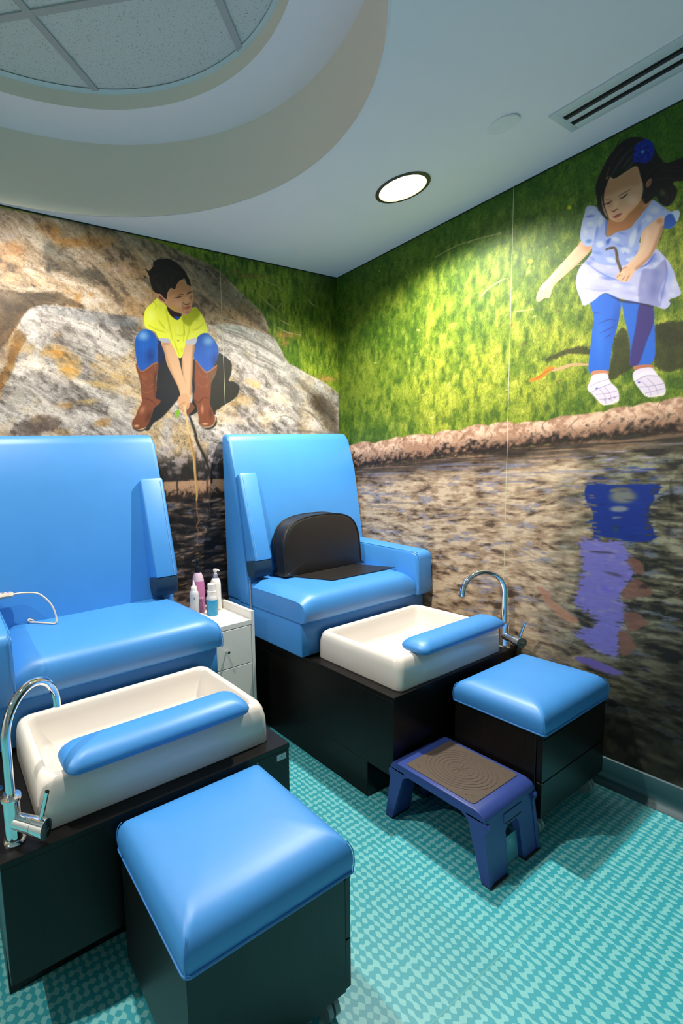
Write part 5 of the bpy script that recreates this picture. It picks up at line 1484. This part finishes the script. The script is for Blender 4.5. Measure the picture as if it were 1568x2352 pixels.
# deck: a slab whose two ends roll down over the legs
deck = [(yb_ + 0.026, H - 0.036), (yb_ + 0.027, H - 0.026), (yb_ + 0.018, H - 0.009), (yb_ - 0.004, H), (ya + 0.004, H), (ya - 0.018, H - 0.009), (ya - 0.027, H - 0.026), (ya - 0.026, H - 0.036), (ya - 0.010, H - 0.040), (ya + 0.03, H - 0.036), (yb_ - 0.03, H - 0.036), (yb_ + 0.010, H - 0.040)]
extrude_x('deck', deck, sx0, sx1, mat_step, t, 0.005, 3, 40)
for yy, sg in ((ya, -1), (yb_, 1)):
    for xx in (sx0 + 0.0005, sx1 - 0.0215):
        ear = [(yy - sg * 0.050, H - 0.037), (yy - sg * 0.030, H - 0.050), (yy - sg * 0.016, H - 0.072), (yy + sg * 0.004, H - 0.086), (yy + sg * 0.022, H - 0.082), (yy + sg * 0.031, H - 0.066), (yy + sg * 0.028, H - 0.037)]
        extrude_x('hinge_ear', [(p_[0], p_[1]) for p_ in catmull(ear, 3, True)], xx, xx + 0.021, mat_step, t, 0.0025, 2, 40)
mt = loft_rrect('tread_mat', xm, (ya + yb_) / 2 - 0.004, 0.148, 0.126, [(0.0, H - 0.001, 0.012), (0.0, H + 0.0025, 0.012), (0.0015, H + 0.0035, 0.011)], mat_mat, t, 5)
mx, my = xm, (ya + yb_) / 2 - 0.004
for k, (rx, ry) in enumerate(((0.046, 0.040), (0.064, 0.056), (0.080, 0.071), (0.096, 0.085), (0.111, 0.099), (0.126, 0.112))):
    pts = [(mx + rx * math.cos(2 * math.pi * i / 48), my + ry * math.sin(2 * math.pi * i / 48), H + 0.0033) for i in range(49)]
    tube('tread_ring', pts, 0.0020, mat_mat, mt, 6)
for k in range(5):
    a = math.pi * k / 5 + 0.2
    tube('tread_ray', [(mx - 0.036 * math.cos(a), my - 0.031 * math.sin(a), H + 0.0033), (mx + 0.036 * math.cos(a), my + 0.031 * math.sin(a), H + 0.0033)], 0.0018, mat_mat, mt, 5)
for sx in (-1, 1):
    for sy in (-1, 1):
        tube('tread_ray', [(mx + sx * 0.108, my + sy * 0.104, H + 0.0033), (mx + sx * 0.124, my + sy * 0.084, H + 0.0033)], 0.002, mat_mat, mt, 5)
def leg_panel(ytop, yfoot):
    """splayed end panel with a handle slot and a tall arch between its two feet"""
    zt = H - 0.034
    th = 0.024 if yfoot < ytop else -0.024
    def P(x, z, back):
        f = (zt - z) / zt
        return (x, ytop + (yfoot - ytop) * f + (th if back else 0), z)
    out = [(sx0 + 0.004, zt), (sx1 - 0.004, zt), (sx1, 0.008), (sx1 - 0.105, 0.008), (sx1 - 0.112, 0.03), (sx1 - 0.118, 0.150), (sx1 - 0.130, 0.166), (sx0 + 0.142, 0.166), (sx0 + 0.130, 0.150), (sx0 + 0.124, 0.03), (sx0 + 0.117, 0.008), (sx0, 0.008)]
    bm = bmesh.new()
    A = [bm.verts.new(P(x, z, False)) for x, z in out]
    B = [bm.verts.new(P(x, z, True)) for x, z in out]
    n = len(out)
    bm.faces.new(A); bm.faces.new(B[::-1])
    for i in range(n):
        j = (i + 1) % n
        bm.faces.new((A[i], A[j], B[j], B[i]))
    lp = finish('leg_panel', bm, mat_step, t, False)
    # raised side flanges
    for a_, b_ in ((sx0, sx0 + 0.020), (sx1 - 0.020, sx1)):
        bm = bmesh.new()
        d = -0.006 if yfoot < ytop else 0.006
        w = 0.060 if yfoot < ytop else -0.060
        vsx = []
        for x in (a_, b_):
            vsx.append([bm.verts.new(p) for p in ((x, ytop + d * 0.3, zt + 0.004), (x, yfoot + d * 0.3, 0.006), (x, yfoot + w * 0.42, 0.006), (x, ytop + w * 0.9, zt + 0.004))])
        for i in range(4):
            j = (i + 1) % 4
            bm.faces.new((vsx[0][i], vsx[0][j], vsx[1][j], vsx[1][i]))
        bm.faces.new(vsx[0]); bm.faces.new(vsx[1][::-1])
        finish('flange', bm, mat_step, lp, False)
    for a_, b_ in ((sx0, sx0 + 0.117), (sx1 - 0.105, sx1)):
        y0_ = yfoot - 0.004 if yfoot < ytop else yfoot - 0.026
        box('rubber_foot', a_ + 0.002, b_ - 0.002, y0_, y0_ + 0.030, 0.0, 0.009, mat_foot, lp, 0.001, 1)
    return lp
lp = leg_panel(ya - 0.020, fa)
leg_panel(yb_ + 0.020, fb)
# recessed grip and label film on the near panel
def on_panel(x, z, off):
    zt = H - 0.034
    f = (zt - z) / zt
    return (x, (ya - 0.020) + (fa - ya + 0.020) * f - off, z)
def plate(name, x0, x1, z0, z1, o0, o1, mat, par):
    bm = bmesh.new()
    A = [bm.verts.new(on_panel(x, z, o0)) for x, z in ((x0, z0), (x1, z0), (x1, z1), (x0, z1))]
    B = [bm.verts.new(on_panel(x, z, o1)) for x, z in ((x0, z0), (x1, z0), (x1, z1), (x0, z1))]
    bm.faces.new(A); bm.faces.new(B[::-1])
    for i in range(4):
        bm.faces.new((A[i], A[(i + 1) % 4], B[(i + 1) % 4], B[i]))
    bmesh.ops.bevel(bm, geom=bm.edges[:], offset=min(0.002, abs(o1 - o0) * 0.4), segments=1, affect='EDGES')
    return finish(name, bm, mat, par, False)
plate('grip_recess', -0.812, -0.690, 0.178, 0.212, -0.002, 0.0025, mat_step, lp)
plate('grip_shadow', -0.808, -0.694, 0.175, 0.180, -0.001, 0.0032, mat_gap, lp)
lb = plate('safety_label', -0.808, -0.719, 0.020, 0.112, -0.012, -0.011, mat_clear, lp)
plate('arrow_stem', -0.767, -0.763, 0.076, 0.094, -0.011, -0.0102, flat('arrow_white', srgb(170, 206, 214), 0.5), lb)
plate('arrow_head', -0.771, -0.759, 0.090, 0.096, -0.011, -0.0102, flat('arrow_white', srgb(170, 206, 214), 0.5), lb)

# ------------------------------------------------------------------ white cart between the chairs
t = empty('drawer_cart', 'narrow white laminate drawer cart between the two chairs', 'cart', (-1.23, -0.16, 0))
kx0, kx1, ky0, ky1 = -1.428, -1.050, -0.350, 0.025
ZK = 0.682
box('carcass', kx0, kx1 - 0.020, ky0 + 0.020, ky1, 0.05, ZK - 0.028, mat_white, t, 0.001, 1)
box('top_panel', kx0, kx1 - 0.020, ky0, ky1, ZK - 0.026, ZK, mat_white, t, 0.001, 1)
box('side_panel', kx1 - 0.0195, kx1, ky0, ky1, 0.05, 0.727, mat_white, t, 0.001, 1)
box('side_panel', kx0 - 0.004, kx0 - 0.0005, ky0, ky1, 0.05, 0.690, mat_white, t, 0.0008, 1)
for z0, z1 in ((0.452, 0.652), (0.248, 0.448), (0.056, 0.244)):
    d = box('drawer', kx0 + 0.002, kx1 - 0.024, ky0, ky0 + 0.019, z0, z1, mat_white, t, 0.001, 1)
    kxm, kz = -1.236, z1 - 0.105
    tube('knob', [(kxm, ky0, kz), (kxm, ky0 - 0.012, kz), (kxm, ky0 - 0.014, kz), (kxm, ky0 - 0.024, kz)], [0.0045, 0.0045, 0.0078, 0.0078], mat_chrome, d, 14)
for sx in (kx0 + 0.03, kx1 - 0.05):
    for sy in (ky0 + 0.05, ky1 - 0.03):
        tube('caster', [(sx - 0.01, sy, 0.025), (sx + 0.01, sy, 0.025)], 0.025, mat_gap, t, 16)
        box('caster_plate', sx - 0.012, sx + 0.012, sy - 0.012, sy + 0.012, 0.04, 0.05, mat_gap, t)

# bottles on the cart
def trans(name, col, rough=0.2, tr=0.55):
    M = NT(name)
    n = M.noise(M.coords(), 40, 1)
    lo = tuple(c * 0.97 for c in col[:3]) + (1,)
    M.lk(M.mix(n, lo, col), M.b.inputs['Base Color'])
    M.set(Roughness=rough)
    M.b.inputs['Transmission Weight'].default_value = tr * 0.3
    M.b.inputs['Subsurface Weight'].default_value = 0.0
    return M.m
mat_pink = trans('pink_lotion', srgb(214, 128, 178))
mat_pinkclear = trans('pink_frost', srgb(232, 200, 216))
mat_bluel = trans('blue_liquid', srgb(40, 168, 220))
mat_frost = trans('frosted_plastic', srgb(220, 220, 222))
mat_milk = flat('white_plastic', srgb(240, 232, 222), 0.35, var=0.01)
mat_black = flat('black_plastic', (0.008, 0.008, 0.009, 1), 0.3)
mat_silver = flat('silver_collar', srgb(196, 190, 204), 0.25, metal=0.7)

# tall pink pump bottle
x, y = -1.217, -0.070
t = empty('pump_bottle', 'tall pink soap bottle with a black pump', 'bottle', (x, y, ZK))
lathe('body', [(0.0, 0.0), (0.033, 0.0), (0.0355, 0.006), (0.0355, 0.125), (0.034, 0.165), (0.0325, 0.18)], mat_pink, t, (x, y, ZK), 32)
lathe('shoulder', [(0.0325, 0.18), (0.028, 0.205), (0.020, 0.223), (0.0165, 0.228), (0.0, 0.228)], mat_pinkclear, t, (x, y, ZK), 32)
pm = lathe('pump', [(0.0, 0.226), (0.0175, 0.226), (0.0175, 0.250), (0.015, 0.258), (0.008, 0.262), (0.0065, 0.266), (0.0065, 0.285), (0.010, 0.287), (0.010, 0.296), (0.0, 0.297)], mat_black, t, (x, y, ZK), 24)
tube('nozzle', [(x, y, ZK + 0.292), (x - 0.022, y + 0.008, ZK + 0.292), (x - 0.030, y + 0.011, ZK + 0.288)], [0.006, 0.005, 0.004], mat_black, pm, 10)
def lettering(txt, size, mat, par, loc, rz):
    cu = bpy.data.curves.new('lettering', 'FONT')
    cu.body = txt
    cu.size = size
    cu.extrude = 0.0002
    cu.align_x = 'LEFT'
    cu.materials.append(mat)
    src_ = bpy.data.objects.new('lettering', cu)
    link(src_)
    me = bpy.data.meshes.new_from_object(src_.evaluated_get(bpy.context.evaluated_depsgraph_get()))
    bpy.data.objects.remove(src_)
    me.materials.clear()
    me.materials.append(mat)
    o = bpy.data.objects.new('lettering', me)
    link(o, par)
    o.matrix_parent_inverse = Matrix.Translation(-Vector(par.location))
    o.location = loc
    o.rotation_euler = (math.pi / 2, 0, rz)
    return o
rz = math.atan2(CAM[1] - y, CAM[0] - x) + math.pi / 2
def face_pt(cx, cy, r, z, off):
    ux, uy = math.cos(rz), math.sin(rz)
    nx, ny = math.sin(rz), -math.cos(rz)
    return (cx + nx * r + ux * off, cy + ny * r + uy * off, z)
lettering('swe', 0.024, flat('print_white', srgb(244, 226, 236), 0.5), t, face_pt(x, y, 0.0362, ZK + 0.083, -0.012), rz)
lettering('and f', 0.020, flat('print_purple', srgb(92, 28, 84), 0.5), t, face_pt(x, y, 0.0362, ZK + 0.066, -0.014), rz)
# small nozzle bottle
x, y = -1.270, -0.108
t = empty('nozzle_bottle', 'small frosted bottle with a pointed white nozzle', 'bottle', (x, y, ZK))
lathe('body', [(0.0, 0.0), (0.024, 0.0), (0.026, 0.004), (0.0262, 0.118), (0.024, 0.132), (0.017, 0.140), (0.0, 0.140)], mat_frost, t, (x, y, ZK), 28)
lathe('cap', [(0.0, 0.139), (0.0168, 0.139), (0.0168, 0.158), (0.013, 0.164), (0.0075, 0.167), (0.004, 0.190), (0.0025, 0.195), (0.0, 0.195)], mat_milk, t, (x, y, ZK), 24)
lettering('3', 0.016, flat('print_navy', srgb(40, 36, 90), 0.5), t, (x - 0.0175, y - 0.0205, ZK + 0.095), math.radians(-40))
# blue sanitiser bottle
x, y = -1.188, -0.160
t = empty('sanitiser_bottle', 'squat bottle of blue liquid with white flip cap', 'bottle', (x, y, ZK))
lathe('body', [(0.0, 0.0), (0.030, 0.0), (0.032, 0.004), (0.032, 0.088)], mat_bluel, t, (x, y, ZK), 32)
lathe('shoulder', [(0.032, 0.088), (0.0315, 0.096), (0.027, 0.106), (0.024, 0.110), (0.0, 0.110)], mat_frost, t, (x, y, ZK), 32)
lathe('cap', [(0.0, 0.109), (0.0235, 0.109), (0.0240, 0.130), (0.0250, 0.131), (0.0250, 0.134), (0.0215, 0.136), (0.0215, 0.166), (0.0225, 0.172), (0.019, 0.176), (0.0, 0.177)], mat_milk, t, (x, y, ZK), 28)
# white lotion pump bottle
x, y = -1.112, -0.088
t = empty('lotion_bottle', 'white lotion bottle with a silver collared pump', 'bottle', (x, y, ZK))
lathe('body', [(0.0, 0.0), (0.026, 0.0), (0.030, 0.004), (0.0305, 0.018), (0.0290, 0.06), (0.0290, 0.145), (0.0270, 0.164), (0.020, 0.178), (0.0145, 0.182), (0.0, 0.182)], mat_milk, t, (x, y, ZK), 32)
lathe('collar', [(0.0, 0.181), (0.0150, 0.181), (0.0150, 0.205), (0.0, 0.205)], mat_silver, t, (x, y, ZK), 24)
pm = lathe('pump', [(0.0, 0.205), (0.0085, 0.205), (0.0085, 0.216), (0.0120, 0.220), (0.0120, 0.232), (0.0, 0.234)], mat_milk, t, (x, y, ZK), 20)
tube('spout', [(x, y, ZK + 0.227), (x + 0.016, y - 0.006, ZK + 0.226), (x + 0.021, y - 0.008, ZK + 0.220)], [0.007, 0.0055, 0.004], mat_milk, pm, 10)
o = box('paper_packet', -1.345, -1.268, -0.26, -0.16, ZK + 0.0, ZK + 0.028, mat_milk, None, 0.004)
tag(o, 'small white paper packet lying on the cart beside the bottles', 'packet')
